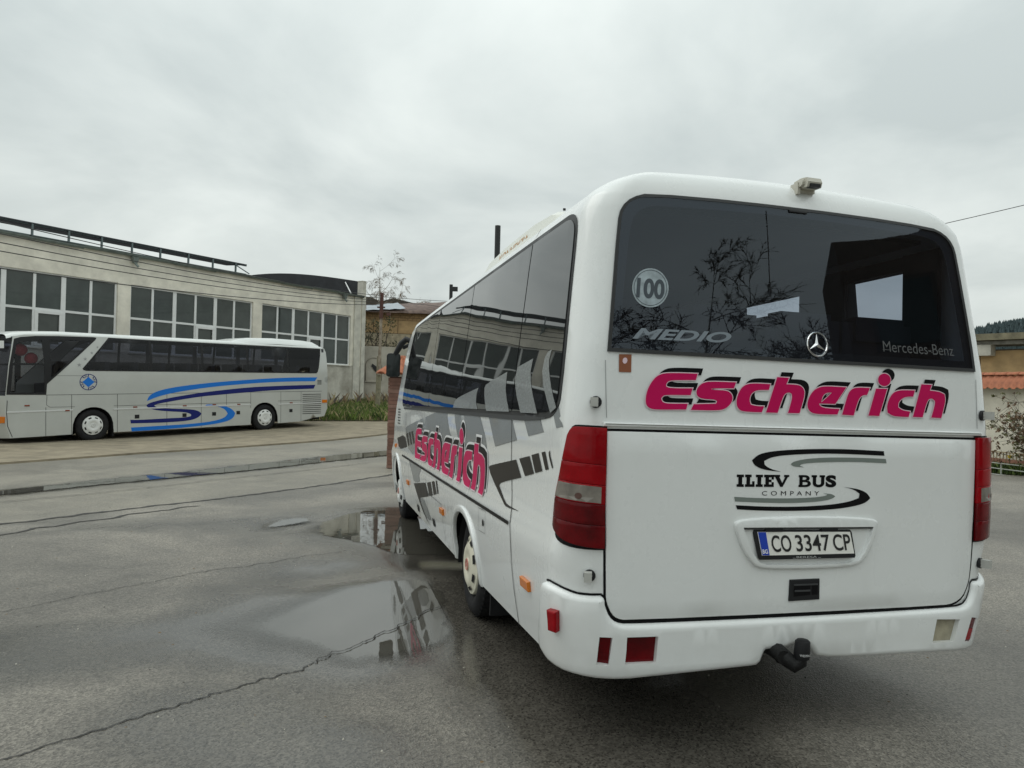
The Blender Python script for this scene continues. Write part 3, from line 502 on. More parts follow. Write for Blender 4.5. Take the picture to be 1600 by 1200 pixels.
# gutter: half round in lengths with brackets
mb=MB()
for k in range(15):
    s0=k*2.0;s1=s0+1.985
    dz=.02*math.sin(k*2.1)
    prof=[(math.cos(a)*.11+.12,6.86+dz-math.sin(a)*.11) for a in np.linspace(0,math.pi,9)]
    V=[fp(s,z,o_) for s in(s0,s1) for o_,z in prof]; F=[(i,i+1,i+10,i+9) for i in range(8)]+[(9*0+i,)*0 for i in range(0)]
    mb.add(V,F)
    mb.add([fp(s0-.01,z-.004 if i not in(0,8) else z,o_*1.0) for i,(o_,z) in enumerate(prof)]+[fp(s0+.05,z-.012 if i not in (0,8) else z+.004,o_) for i,(o_,z) in enumerate(prof)],[(i,i+1,i+10,i+9) for i in range(8)])
mb.build('gutter',GUTM,hall,True)
mb=MB(); fbox(mb,0,S1,6.81,6.85,-.35,.16); mb.build('eaves_board',M('grey_eaves',(.16,.15,.13),.8,nscale=5,namt=.4),hall)
for s in (1.55,13.9,24.):
    mb=MB(); c=[(s-.14,6.74),(s+.14,6.74)]
    V=[fp(s-.15,6.76,.06),fp(s+.15,6.76,.06),fp(s+.15,6.76,.26),fp(s-.15,6.76,.26),fp(s-.07,6.5,.09),fp(s+.07,6.5,.09),fp(s+.07,6.5,.2),fp(s-.07,6.5,.2)]
    mb.add(V,[(0,1,2,3),(0,4,5,1),(1,5,6,2),(2,6,7,3),(3,7,4,0),(4,7,6,5)]); mb.tube([fp(s,6.52,.14),fp(s-.1,6.36,.24)],.05,8); mb.build('rainwater_hopper',GUTM,hall)
# windows
def barmesh():
    pass
for wi,(a,b) in enumerate(WIN):
    fr=MB(); nb=6; st=(b-a)/nb; o0,o1=-.16,-.09
    xs=[a+st*k for k in range(nb+1)]
    for k,x in enumerate(xs):
        hwid=.075 if k in (0,nb) else (.085 if k%2==0 else .05)
        x0=max(a,x-hwid);x1=min(b,x+hwid); fbox(fr,x0,x1,ZB,ZT,o0,o1)
    fbox(fr,a,b,ZT-.07,ZT-.001,o0,o1-.003); fbox(fr,a,b,ZB+.001,ZB+.07,o0,o1-.003); fbox(fr,a,b,ZTR-.045,ZTR+.045,o0,o1-.003)
    fw=fr.build('window',PVC,hall)
    sl=MB(); fbox(sl,a-.02,b+.02,ZB-.05,ZB-.002,-.12,.06); sl.build('sill',CONC,fw)
    for k in range(nb):
        for r,(z0,z1) in enumerate(((ZB+.05,ZTR-.03),(ZTR+.03,ZT-.05))):
            p=MB(); t=random.uniform(-.004,.004); t2=random.uniform(-.004,.004)
            x0,x1=xs[k]+.03,xs[k+1]-.03
            p.add([fp(x0,z0,-.13+t),fp(x1,z0,-.13-t),fp(x1,z1,-.13-t+t2),fp(x0,z1,-.13+t+t2)],[(0,1,2,3)] )
            p.build('pane',PANE[random.randrange(3) if r else 2-(k%2)],fw)
    # the opening sash: third light of the lower row
    k=2; x0,x1=xs[k]+.02,xs[k+1]-.02; sh=MB()
    for q in ((x0,x1,ZTR-.16,ZTR-.05),(x0,x1,ZB+.071,ZB+.15),(x0+.001,x0+.12,ZB+.14,ZTR-.15),(x1-.12,x1-.001,ZB+.14,ZTR-.15)): fbox(sh,q[0],q[1],q[2],q[3],-.1,-.055)
    sh.build('opening_sash',PVC,fw)
# back of the windows: a dark sheet standing in for the unlit interior
mb=MB(); fbox(mb,.3,S1-.6,ZB-.1,ZT+.1,-.6,-.5); mb.build('blind',M('dark_interior_sheet',(.03,.033,.03),.9),hall)
# solar rack on the roof
rackg=empty('solar_array','row of tilted dark solar panels on steel posts along the hall roof','solar array')
SOL=M('solar_panel_back',(.035,.042,.05),.35,nscale=2,namt=.2); STL=M('galvanised_steel',(.14,.18,.18),.5,metal=.3)
for k in range(21):
    s0=6.95+k*1.03
    p=MB(); V=[fp(s0,7.70,-1.5),fp(s0+1.015,7.70,-1.5),fp(s0+1.015,7.80,-3.1),fp(s0,7.80,-3.1)]; V2=[v-np.array([0,0,.05]) for v in V]
    p.add(V+V2,[(0,1,2,3),(7,6,5,4),(0,4,5,1),(1,5,6,2),(2,6,7,3),(3,7,4,0)]); p.build('solar_panel',SOL,rackg)
for s in (7.6,8.93,10.26,11.69,13.03,14.36,15.7,17.08,18.4,19.8,21.2,22.6,24,25.4,26.8,28.2):
    p=MB(); fbox(p,s-.035,s+.035,6.9,7.66,-1.57,-1.5); p.build('post',STL,rackg)
p=MB(); fbox(p,6.9,28.6,7.61,7.665,-1.64,-1.57); fbox(p,6.9,28.6,7.18,7.23,-1.64,-1.575); p.tube([fp(7.6,7.55,-1.5),fp(6.95,7.2,-1.3)],.03,5); p.build('rail',STL,rackg)

# ------------------------------------------------------------------ plastered yard wall, ochre block building, roofs behind
def quadwall(name,p0,p1,z0,z1,th,mat_,parent=None,label=None,cat=None,mbx=None):
    p0=np.array(p0,float);p1=np.array(p1,float);d=p1-p0;L=np.linalg.norm(d);d/=L;n=np.array([d[1],-d[0]])
    f=lambda a,b,c:(p0[0]+d[0]*a+n[0]*c,p0[1]+d[1]*a+n[1]*c,b)
    m=mbx or MB(); m.box((0,z0,-th),(L,z1,0),0,f)
    return f,L,(m if mbx else m.build(name,mat_,parent))
yw=empty('yard_wall','pale plastered yard wall with blind arch outlines between hall and brown pillar','wall')
WPL=M('old_cream_plaster',(.50,.46,.37),.9,nscale=1.1,namt=.3,col2=(.58,.54,.46),bump=.5,bscale=20)
fyw,Lyw,_=quadwall('wall',(-9.1,43.2),(6,47.5),-.3,4.03,.3,WPL,yw)
def archline(x,w,z0,z1,name):
    m=MB(); pts=[(x-w/2,z0)]+[(x-w/2*math.cos(a),z1-w/2+w/2*math.sin(a)) for a in np.linspace(0,math.pi,9)]+[(x+w/2,z0)]
    m.tube([fyw(a,b,.01) for a,b in pts],.035,5); return m.build(name,M('grey_plaster_relief',(.36,.33,.27),.9),yw,True)
archline(.75,.95,1.9,3.35,'arch_relief'); m_=MB(); m_.tube([fyw(*q,.01) for q in((1.7,1.9),(1.7,3.3),(2.45,3.3),(2.45,1.9),(1.7,1.9))],.035,5); m_.build('panel_relief',MATS['grey_plaster_relief'],yw)
m_=MB(); m_.box((.25,1.85,0),(1.25,1.92,.07),0,fyw); m_.build('ledge',WPL,yw)
sg=MB(); vv=[(.66,2.98),(.95,2.78),(1.08,2.45),(1.02,2.38),(.78,2.58),(.6,2.85)]; sg.add([fyw(a,b,.05) for a,b in vv]+[fyw(a,b,.003) for a,b in vv],[tuple(range(6))[::-1]]+[(i,(i+1)%6,6+(i+1)%6,6+i) for i in range(6)]); 
tag(sg.build('black_plaque',M('black_enamel',(.015,.015,.016),.4)),'small dark plaque fixed on the pale yard wall','plaque')

OCH=M('ochre_block',(.46,.31,.155),.85,nscale=1.8,namt=.25,bump=.4,bscale=16); OCH2=M('ochre_block_pale',(.40,.34,.235),.9,nscale=4,namt=.35,bump=.6,bscale=14)
BRK=M('ochre_small_brick',(.40,.26,.13),.85,nscale=5,namt=.3)
MORT=M('dark_mortar',(.12,.09,.06),.95)
bb=empty('ochre_block_building','old ochre block building with rusty tin roof behind the yard wall','building')
fbb,Lbb,_=quadwall('wall',(-10.6,47.2),(6,52),-.2,6.6,.4,MORT,bb)
rows=[(1.0,2.1,OCH2),(2.12,3.25,OCH2),(3.27,4.3,OCH2),(4.33,5.15,OCH2),(5.18,6.05,OCH)]
for r,(z0,z1,mm) in enumerate(rows):
    x=-.3-(r%2)*.8
    while x<9:
        w=1.65+random.uniform(-.06,.06); a,b=max(0,x),min(Lbb,x+w)
        if b-a>.1 and z1>3.9:
            p=MB(); o_=.03+random.uniform(0,.025); p.box((a+.02,z0,0),(b-.02,z1,o_),0,fbb); p.build('block',(OCH if (r==3 and a>2.6) else mm),bb)
        x+=w
for r in range(3):
    x=-.1-(r%2)*.15
    while x<8.5:
        p=MB(); p.box((max(0,x)+.008,6.07+r*.17,0),(x+.30,6.07+r*.17+.155,.03+random.uniform(0,.015)),0,fbb); p.build('brick',BRK,bb); x+=.31
TIN=M('rusty_tin_roof',(.13,.085,.075),.7,nscale=3,namt=.45,col2=(.24,.17,.14),bump=.4,bscale=8); ZINC=M('weathered_zinc',(.33,.37,.40),.5,metal=.3,nscale=1.5,namt=.2)
m_=MB(); V=[];F=[]
xs_=np.linspace(-.6,Lbb+.5,40)
for i,x in enumerate(xs_):
    wv=.03*math.sin(i*2.5)
    V+=[fbb(x,6.45+.02*x+wv*.5,.55),fbb(x,6.5+.055*x+wv,.5),fbb(x,7.35+.09*x+wv,-4.2)]
F=[(3*i+j,3*i+3+j,3*i+4+j,3*i+1+j) for i in range(39) for j in range(2)]; m_.add(V,F); m_.build('tin_roof',TIN,bb,True)
m_=MB(); V=[];F=[]
for i,x in enumerate(np.linspace(-1.2,3.4,14)):
    wv=.02*math.sin(i*3.); V+=[fbb(x,6.5+.09*x+wv,.62),fbb(x,7.2+.14*x+wv,-3.8)]
F=[(2*i,2*i+2,2*i+3,2*i+1) for i in range(13)]; m_.add(V,F); m_.build('zinc_roof',ZINC,bb,True)
for px_,zt,rr,nm in ((-1.15,12.1,.18,'tall slim black flue pipe rising behind the minibus roof'),(-4.05,8.25,.11,'short black stub pipe on the tin roof edge')):
    yy=49.5 if zt>9 else 48.8; fx=px_*yy/46
    m_=MB(); m_.tube([(fx,yy,6.5),(fx,yy,1.6+(zt-1.6)*yy/46)],rr*yy/46,12)
    if zt<9: m_.box((fx-.1,yy-.1,8.2),(fx+.45,yy+.1,8.5))
    tag(m_.build('flue_pipe',M('black_flue_steel',(.018,.02,.02),.55),None,True,40),nm,'flue pipe','flue pipes on the ochre building')
db=empty('dark_gabled_shed','long dark brown shed roof showing behind the ochre building','building')
fdb,Ldb,_=quadwall('wall',(-16,62.5),(8,66),0,8.35,.3,M('brown_boarding',(.10,.085,.06),.85,nscale=3,namt=.3),db)
m_=MB(); V=[fdb(0,8.3,.4),fdb(Ldb,8.3,.4),fdb(Ldb,8.0,-7),fdb(0,10.,-7),fdb(0,9.55,.4),fdb(3.6,9.35,.4),fdb(4.4,9.05,.4),fdb(5.4,9.4,.4),fdb(8,8.85,.4),fdb(14,8.5,.4)]
m_.add(V,[(0,4,5,6,7,8,9,1)[::-1]]); m_.add([fdb(a,b,c) for c in(.4,-6) for a,b in((0,9.55),(3.6,9.35),(4.4,9.05),(5.4,9.4),(8,8.85),(14,8.5))],[(i,i+1,i+7,i+6) for i in range(5)]); m_.build('roof',M('dark_brown_roofing',(.075,.062,.045),.8,nscale=3,namt=.35),db)

# ------------------------------------------------------------------ brown gate pillar with tiled cap
gp=empty('gate_pillar','brown clad gate pillar with orange tiled cap beside the minibus mirror','pillar')
PC=np.array([-2.52,16.45]); zg=H(*PC)
CLAD=M('brown_cladding_tile',(.19,.095,.068),.6,nscale=6,namt=.25); 
m_=MB(); m_.box((PC[0]-.24,PC[1]-.24,zg-.1),(PC[0]+.24,PC[1]+.24,1.83)); m_.build('core',M('pillar_mortar',(.09,.05,.04),.9),gp)
z=zg+.0; k=0
while z<1.8:
    h=.075+.02*((k*7)%3)/2; p=MB(); j=random.uniform(-.006,.006); p.box((PC[0]-.262+j,PC[1]-.262,z+.004),(PC[0]+.262+j,PC[1]+.262,min(1.82,z+h-.004))); 
    p.build('cladding_course',CLAD if k%4 else M('brown_cladding_pale',(.25,.14,.105),.6,nscale=6,namt=.25),gp); z+=h;k+=1
TERR=M('terracotta_tile',(.40,.14,.07),.7,nscale=8,namt=.3); 
m_=MB(); m_.box((PC[0]-.33,PC[1]-.33,1.83),(PC[0]+.33,PC[1]+.33,1.88)); m_.build('cap_slab',CONC,gp)
for sx,sy in ((1,0),(-1,0),(0,1),(0,-1)):
    for r in range(5):
        t=-.4+r*.2
        m_=MB()
        a=np.array([PC[0]+sx*.5+sy*t,PC[1]+sy*.5+sx*t,1.9]); b=np.array([PC[0]+sy*t*.12,PC[1]+sx*t*.12,2.28])
        side_=np.array([sy,sx,0.])*.1
        V=[];nn_=7
        for e_,p_ in ((0,a),(1,b)):
            for q in range(nn_):
                u=-1+2*q/(nn_-1); V.append(p_+side_*u*(1 if e_==0 else .25)+np.array([0,0,.045*(1-u*u)]))
        V+=[v-np.array([0,0,.02]) for v in V]
        m_.add(V,[(q,q+1,nn_+q+1,nn_+q) for q in range(nn_-1)]+[(2*nn_+q,3*nn_+q,3*nn_+q+1,2*nn_+q+1) for q in range(nn_-1)]+[(q,2*nn_+q,2*nn_+q+1,q+1) for q in range(nn_-1)])
        m_.build('cap_tile',TERR,gp,False)

# ------------------------------------------------------------------ utility pole and wires
up=empty('utility_pole','slim rusty utility pole on a concrete stub before the yard wall','pole')
m_=MB(); m_.tube([(-7.08,38,.1),(-7.06,38,3.2)],[.14,.12],10); m_.build('concrete_stub',M('mossy_concrete',(.26,.235,.16),.9,nscale=6,namt=.3),up,True,40)
m_=MB(); m_.tube([(-7.02,37.86,2.2),(-6.98,37.9,6.3)],[.085,.075],8); m_.build('pole_shaft',M('rusty_pole',(.30,.215,.15),.75,nscale=4,namt=.45,col2=(.42,.37,.29)),up,True,40)
m_=MB(); m_.tube([(-6.99,37.88,5.2),(-6.98,37.88,6.55)],.1,8); m_.box((-7.2,37.8,5.75),(-6.8,37.95,5.82)); m_.box((-6.7,37.8,5.35),(-6.5,37.95,5.5)); m_.build('pole_top',M('rust_brown',(.10,.045,.035),.8),up)
WIRE=M('black_wire',(.03,.03,.03),.6)
def wire(p0,p1,sag,r,label,grp):
    p0=np.array(p0);p1=np.array(p1); pts=[p0+(p1-p0)*t-np.array([0,0,sag*4*t*(1-t)]) for t in np.linspace(0,1,17)]
    m_=MB(); m_.tube(pts,r,4); return tag(m_.build('overhead_wire',WIRE),label,'wire',grp)
_ord=['uppermost','second from top','third from top','fourth from top','lowest and darkest']
for k,(z1_,dx) in enumerate(((4.9,0),(4.55,.15),(4.3,.3),(4.1,.2),(3.65,.05))):
    wire((-6.98,37.9,6.4-.12*k),(-13.4+dx,11.5,z1_+.35),.35,.012 if k<4 else .014,_ord[k]+' overhead wire running across the factory hall front','overhead wires across the hall')
wire((-6.98,37.9,6.35),(9,44,7.6),.4,.012,'overhead wire from the rusty pole towards the minibus roof','overhead wires over the yard')
wire((-6.98,37.9,6.2),(9,46,7.2),.5,.010,'thin lower wire from the rusty pole towards the minibus roof','overhead wires over the yard')
wire((14.5,42,9.4),(26,26,10.8),.15,.016,'single wire in the sky right of the minibus','overhead wires over the yard')
# ------------------------------------------------------------------ vegetation
BARK=M('birch_bark',(.30,.28,.24),.85,nscale=5,namt=.4); TWIG=M('dark_twig',(.115,.095,.075),.9); TWIGB=M('birch_twig',(.22,.19,.155),.9); TWIGR=M('reddish_twig',(.20,.145,.095),.9)
def rot_about(v,ax,a):
    ax=ax/np.linalg.norm(ax); return v*math.cos(a)+np.cross(ax,v)*math.sin(a)+ax*(ax@v)*(1-math.cos(a))
def bare_tree(name,base,h,spread,label,group,droop=.5,seed=1,twr=.012,levels=4,density=7,mat_tw=None,start=.25,trunkr=None):
    R=np.random.RandomState(seed); root=empty(name,label,'tree',group,loc=None); base=np.array(base,float)
    tr=trunkr or h*.013; t=MB(); pts=[np.zeros(3)]; d=np.array([0,0,1.])
    n=9
    for i in range(n):
        d=d+R.randn(3)*.05; d[2]=1; d/=np.linalg.norm(d); pts.append(pts[-1]+d*h*.92/n)
    t.tube(pts,[tr*(1-.93*i/n) for i in range(n+1)],7)
    to=t.build('trunk',BARK,root,True)
    c=MB()
    def branch(p,d,L,r,lev):
        k=4 if lev<levels-1 else 3; q=[p]; dd=d.copy()
        for i in range(k):
            dd=dd+R.randn(3)*.16
            if lev>=2: dd[2]-=droop*(.35+.25*lev)*(i+.5)/k
            dd/=np.linalg.norm(dd); q.append(q[-1]+dd*L/k)
        c.tube(q,[max(twr*.5,r*(1-.75*i/k)) for i in range(k+1)],3 if lev>1 else 4,cap=False)
        if lev<levels:
            m=density if lev<levels-1 else density+2
            for _ in range(m):
                u=R.uniform(.2,1); j=min(k-1,int(u*k)); pp=q[j]+(q[j+1]-q[j])*(u*k-j)
                ax=R.randn(3); nd=rot_about(d*.6+dd*.4,np.cross(dd,ax)+1e-6,R.uniform(.4,1.0)); branch(pp,nd/np.linalg.norm(nd),L*R.uniform(.35,.6),max(twr,r*.5),lev+1)
    nb=int(density*1.8)
    for i in range(nb):
        u=start+(1-start)*(i+.5)/nb; j=min(n-1,int(u*n)); p=pts[j]+(pts[j+1]-pts[j])*(u*n-j)
        a=i*2.4+R.uniform(-.4,.4); el=R.uniform(.35,.9); L=spread*(1.1-.75*u)*R.uniform(.8,1.15)
        d=np.array([math.cos(a)*math.cos(el),math.sin(a)*math.cos(el),math.sin(el)]); branch(p,d,L,tr*(1-u)*.55+twr,1)
    c.build('crown',mat_tw or TWIG,root)
    root.location=base; return root
def leafclump(mb,c,r,n,s,R,mi=0,squash=.8):
    for _ in range(n):
        v=R.randn(3); v/=np.linalg.norm(v); p=np.array(c)+v*np.array([r,r,r*squash])*R.uniform(.35,1)**.5
        a=R.randn(3);a/=np.linalg.norm(a); b=np.cross(a,R.randn(3)); b/=np.linalg.norm(b); k=s*R.uniform(.6,1.4)
        mb.add([p-a*k,p+b*k*.5,p+a*k,p-b*k*.5],[(0,1,2,3)],mi)
bare_tree('birch_tree',(-11.35,60,.3),12.2,4.3,'tallest bare birch standing above the rusty pole','bare birches beyond the sheds',.8,3,.0075,4,5,TWIGB,.5)
bare_tree('birch_tree',(-10.7,70,.3),11.4,4.8,'bare birch with tan drooping twigs right of the rusty pole','bare birches beyond the sheds',.9,5,.011,4,6,TWIGR,.5)
bare_tree('birch_tree',(-9.5,80,.3),11.8,3.6,'smallest and farthest bare birch close to the minibus roof','bare birches beyond the sheds',.8,8,.009,4,4,TWIGB,.5)
# shrub growing over the yard wall
def leaf(name,c,c2=None,rough=.6): return M(name,c,rough,spec=.3,nscale=2.5,namt=.4,col2=c2)
LG=leaf('dull_olive_leaf',(.075,.085,.035)); LG2=leaf('dark_leaf',(.035,.045,.022)); GR=leaf('grass_green',(.15,.21,.05)); GR2=leaf('grass_straw',(.40,.33,.18)); GR3=leaf('grass_dark',(.05,.085,.022))
R=np.random.RandomState(4)
sh=empty('shrub','scrubby olive green shrub leaning on the ochre blocks behind the yard wall','shrub',loc=(-9.0,45.6,.3))
m_=MB()
for i in range(9): m_.tube([(R.uniform(-.3,.3),0,0),(R.uniform(-.8,.8),R.uniform(-.2,.2),3.6),(R.uniform(-1.2,1.4),R.uniform(-.3,.3),R.uniform(4.5,5.6))],[.05,.035,.012],4)
m_.build('stem',TWIG,sh)
m_=MB()
for i in range(46): leafclump(m_,(R.uniform(-1.0,1.5),R.uniform(-.4,.4),R.uniform(3.4,5.6)),.3,34,.055,R,R.randint(2))
m_.build('foliage',[LG,LG2],sh)
# grass verge and dry weeds
def blades(name,poly,n,h,mats_,zoff,lean=.5,w=.02,seed=1,hv=.5):
    R=np.random.RandomState(seed); poly=np.array(poly,float); lo,hi=poly.min(0),poly.max(0); P=lo+(hi-lo)*R.rand(n*3,2); P=P[pip(P,poly)][:n]
    z=hgt(P)+zoff; n=len(P); a=R.rand(n)*6.28; hh=h*(1-hv+2*hv*R.rand(n)); l=lean*hh*R.rand(n); b=R.rand(n)*6.28
    dx,dy=np.cos(a)*w/2,np.sin(a)*w/2; V=np.empty((n,4,3))
    V[:,0]=np.c_[P[:,0]-dx,P[:,1]-dy,z-.02]; V[:,1]=np.c_[P[:,0]+dx,P[:,1]+dy,z-.02]
    V[:,2]=np.c_[P[:,0]+dx*.7+np.cos(b)*l*.35,P[:,1]+dy*.7+np.sin(b)*l*.35,z+hh*.6]; V[:,3]=np.c_[P[:,0]+np.cos(b)*l,P[:,1]+np.sin(b)*l,z+hh]
    F=np.arange(n*4).reshape(n,4); mi=R.choice(len(mats_),n,p=None)
    o=obj(name,V.reshape(-1,3),[tuple(f) for f in F.tolist()],mats_,mi=mi.tolist()); return tag(o,kind='stuff')
VERGE=[(-9.6,32.2),(-8.4,32.3),(-5.5,32.5),(-2.2,33.5),(-1.5,43),(-9.0,42.8),(-9.2,41),(-11.4,36.2)]
tag(sheet('verge_soil',VERGE,.8,.07,M('dark_soil',(.10,.085,.05),.95,nscale=3,namt=.3),wet=False),kind='structure')
blades('grass',VERGE,15000,.30,[GR,GR,GR2,GR3],.07,.9,.035,2)
blades('dry_weeds',[(-10.2,37.5),(-8.4,41.8),(-2,42.6),(-3,40.8),(-8.2,39.5),(-9.4,36.6)],520,.62,[GR2,M('russet_stalk',(.30,.21,.13),.9),TWIG],.07,.7,.022,6)
blades('dry_weeds',[(-8.7,33.6),(-9.3,33.3),(-11.5,36.8),(-10.7,37.2)],200,.55,[GR2,TWIG],.07,.7,.02,9)
m_=MB(); m_.tube([(-8.2,41.2,.75),(-5.8,41.9,.72)],.09,6); tag(m_.build('fallen_branch',TWIG),'fallen dark log lying in the weeds before the yard wall','log')

R=np.random.RandomState(77); m_=MB(); GRM=[M('grit_grey',(.30,.28,.24),.85),M('grit_pale',(.55,.52,.45),.85),M('grit_dark',(.05,.045,.04),.85),M('leaf_litter',(.16,.10,.045),.8)]
pts=np.c_[R.uniform(-6,5,1500),R.uniform(2.2,11,1500)]; zz_,ww_=hgt(pts,True)
for (x,y),z,w in zip(pts,zz_,ww_):
    if w>.85: continue
    mi=R.choice(4,p=[.45,.2,.2,.15]); s_=R.uniform(.0025,.007)*(1 if mi<3 else 2.2); a=R.rand()*6.28; h=s_*(1.0 if mi<3 else .25)
    b_=[(x+s_*R.uniform(.7,1.3)*math.cos(a+k*1.57),y+s_*R.uniform(.7,1.3)*math.sin(a+k*1.57),z-.001) for k in range(4)]
    m_.add(b_+[(x+R.uniform(-.3,.3)*s_,y,z+h)],[(0,1,4),(1,2,4),(2,3,4),(3,0,4)],int(mi))
tag(m_.build('yard_grit',GRM),kind='stuff')
# ------------------------------------------------------------------ right hand side: garden wall, railing, ochre shed, forest hill
gw=empty('garden_wall','cream garden wall capped with orange clay tiles right of the minibus','wall')
G0=np.array([12.2,27.5]);G1=np.array([14.75,17.4]); gd=(G1-G0)/np.linalg.norm(G1-G0); gn=np.array([gd[1],-gd[0]]); 
if gn[0]>0: gn=-gn
GL=float(np.linalg.norm(G1-G0))
def fg(a,z,c): return np.array([G0[0]+gd[0]*a+gn[0]*c,G0[1]+gd[1]*a+gn[1]*c,z])
m_=MB(); m_.box((0,-.7,-.3),(GL,2.12,0),0,fg); m_.build('wall',M('cream_render',(.72,.68,.565),.9,nscale=2.2,namt=.14,bump=.3,bscale=25),gw)
k=0; a=GL-.1
def tile_mesh():
    V=[];nn=9
    prof=[(-.115,.0),(-.09,.022),(-.06,.03),(-.03,.022),(0,.0),(.03,-.012),(.06,-.016),(.09,-.012),(.115,-.004)]
    for c,z in ((.34,1.98),(.02,2.36)):
        for u,h in prof: V.append((u,c,z+h))
    V+=[(x,y,z-.018) for x,y,z in V[:nn]]
    return V,[(q,q+1,nn+q+1,nn+q) for q in range(nn-1)]+[(q,2*nn+q,2*nn+q+1,q+1) for q in range(nn-1)]
tv,tf=tile_mesh(); tme=None; rme=None
while a>GL-6.5:
    ang=math.atan2(gd[1],gd[0])
    if tme is None:
        o=obj('clay_tile',tv,tf,TERR,gw,True); tme=o.data
    else:
        o=bpy.data.objects.new('clay_tile',tme); COL.objects.link(o); o.parent=gw
    # local x along the wall, local y towards the yard
    o.matrix_world=Matrix(((gd[0],gn[0],0,G0[0]+gd[0]*a),(gd[1],gn[1],0,G0[1]+gd[1]*a),(0,0,1,random.uniform(-.008,.008)),(0,0,0,1)))
    a-=.226
a=GL-.2
while a>GL-6.5:
    if rme is None:
        m_=MB(); V=[]
        for x in(-.18,.2):
            for q in range(7):
                t_=math.pi*q/6; V.append((x,math.cos(t_)*(.1 if x<0 else .115),2.36+math.sin(t_)*(.07 if x<0 else .085)))
        m_.add(V,[(q,q+1,q+8,q+7) for q in range(6)]+[tuple(range(7,14))]); o=m_.build('ridge_tile',TERR,gw,True); rme=o.data
    else:
        o=bpy.data.objects.new('ridge_tile',rme); COL.objects.link(o); o.parent=gw
    o.matrix_world=Matrix(((gd[0],gn[0],0,G0[0]+gd[0]*a),(gd[1],gn[1],0,G0[1]+gd[1]*a),(0,0,1,0),(0,0,0,1))); a-=.37
m_=MB(); V=[fg(0,1.98,.3),fg(GL,1.98,.3),fg(GL,2.34,0),fg(0,2.34,0),fg(GL,2.12,-.3),fg(0,2.12,-.3)]; m_.add(V,[(0,1,2,3),(3,2,4,5)]); m_.build('coping_bed',CONC,gw)
# flower bed: brick edging, grass, flowers, low railing
zb=-.36
BE=M('brick_edging',(.30,.15,.10),.85,nscale=4,namt=.3)
eb=empty('brick_edging','low brick edging under the cream garden wall','edging')
m_=MB(); m_.box((GL-7,zb,.25),(GL,-.02,.45),0,fg); m_.build('edging',MORT,eb)
a=GL-6
while a<GL:
    p=MB(); p.box((a,-.25,.449),(a+.23,-.1,.47),0,fg); p.build('brick',BE,eb); p=MB(); p.box((a+.1,-.09,.449),(a+.33,.02,.47),0,fg); p.build('brick',BE,eb); a+=.245
m_=MB()
for i in range(60):
    a=GL-6+i*.1; m_.box((a,-.02,.34),(a+.02,.2,.36),0,fg)
m_.box((GL-6,.17,.335),(GL,.2,.365),0,fg); tag(m_.build('picket_edging',M('tan_picket',(.38,.30,.18),.8)),'low tan picket edging along the foot of the garden wall','edging')
bedp=[fg(a,0,c)[:2] for a,c in((GL-7,.46),(GL+.2,.46),(GL+.2,1.35),(GL-7,1.35))]
tag(sheet('flower_bed',bedp,.5,.02,M('bed_soil',(.07,.06,.04),.95),wet=False),kind='structure')
blades('grass',bedp,5200,.2,[GR3,GR3,GR],.02,.7,.025,12)
PET=M('yellow_petal',(.75,.52,.02),.5); WPET=M('white_petal',(.75,.75,.7),.5)
def flower(a,c,z,col,label,cat,s=.05):
    r=empty(cat.replace(' ','_'),label,cat,loc=tuple(fg(a,0,c))); m_=MB(); m_.tube([(0,0,zb),(0,0,z)],.006,4); m_.build('stem',GR3,r); m_=MB()
    for k in range(7):
        t_=k*.9; m_.add([(0,0,z),(math.cos(t_)*s,math.sin(t_)*s,z+s*.6),(math.cos(t_+.6)*s*1.2,math.sin(t_+.6)*s*1.2,z+s*.9),(math.cos(t_+1.1)*s*.7,math.sin(t_+1.1)*s*.7,z+s*.3)],[(0,1,2,3)])
    m_.lathe([(.001,z-s*.5),(s*.7,z-s*.1),(s*.8,z+s*.6),(s*.5,z+s)],(0,0,0),(0,0,1),(1,0,0),8); m_.build('petals',col,r)
flower(GL-2.2,.8,.1,PET,'single yellow tulip in the flower bed behind the railing','tulip',.065)
flower(GL-2.5,1.15,-.18,WPET,'white blossom clump nearest the minibus in the flower bed','white flower',.05)
flower(GL-1.2,1.0,-.12,WPET,'white blossom clump farther from the minibus by the railing','white flower',.05)
rl=empty('low_railing','low white tube railing in front of the flower bed','railing')
RW=M('white_railing_paint',(.48,.50,.45),.5,nscale=6,namt=.12)
for z in (-.03,-.17,-.33):
    m_=MB(); m_.tube([fg(GL-7.5,z,1.42),fg(GL+.6,z,1.42)],.014,6); m_.build('rail',RW,rl)
for a in (GL-7.4,GL-5.6,GL-3.75,GL-1.9,GL-.0):
    m_=MB(); m_.tube([fg(a,-.42,1.42),fg(a,0,1.42)],.02,6); m_.build('post',RW,rl)
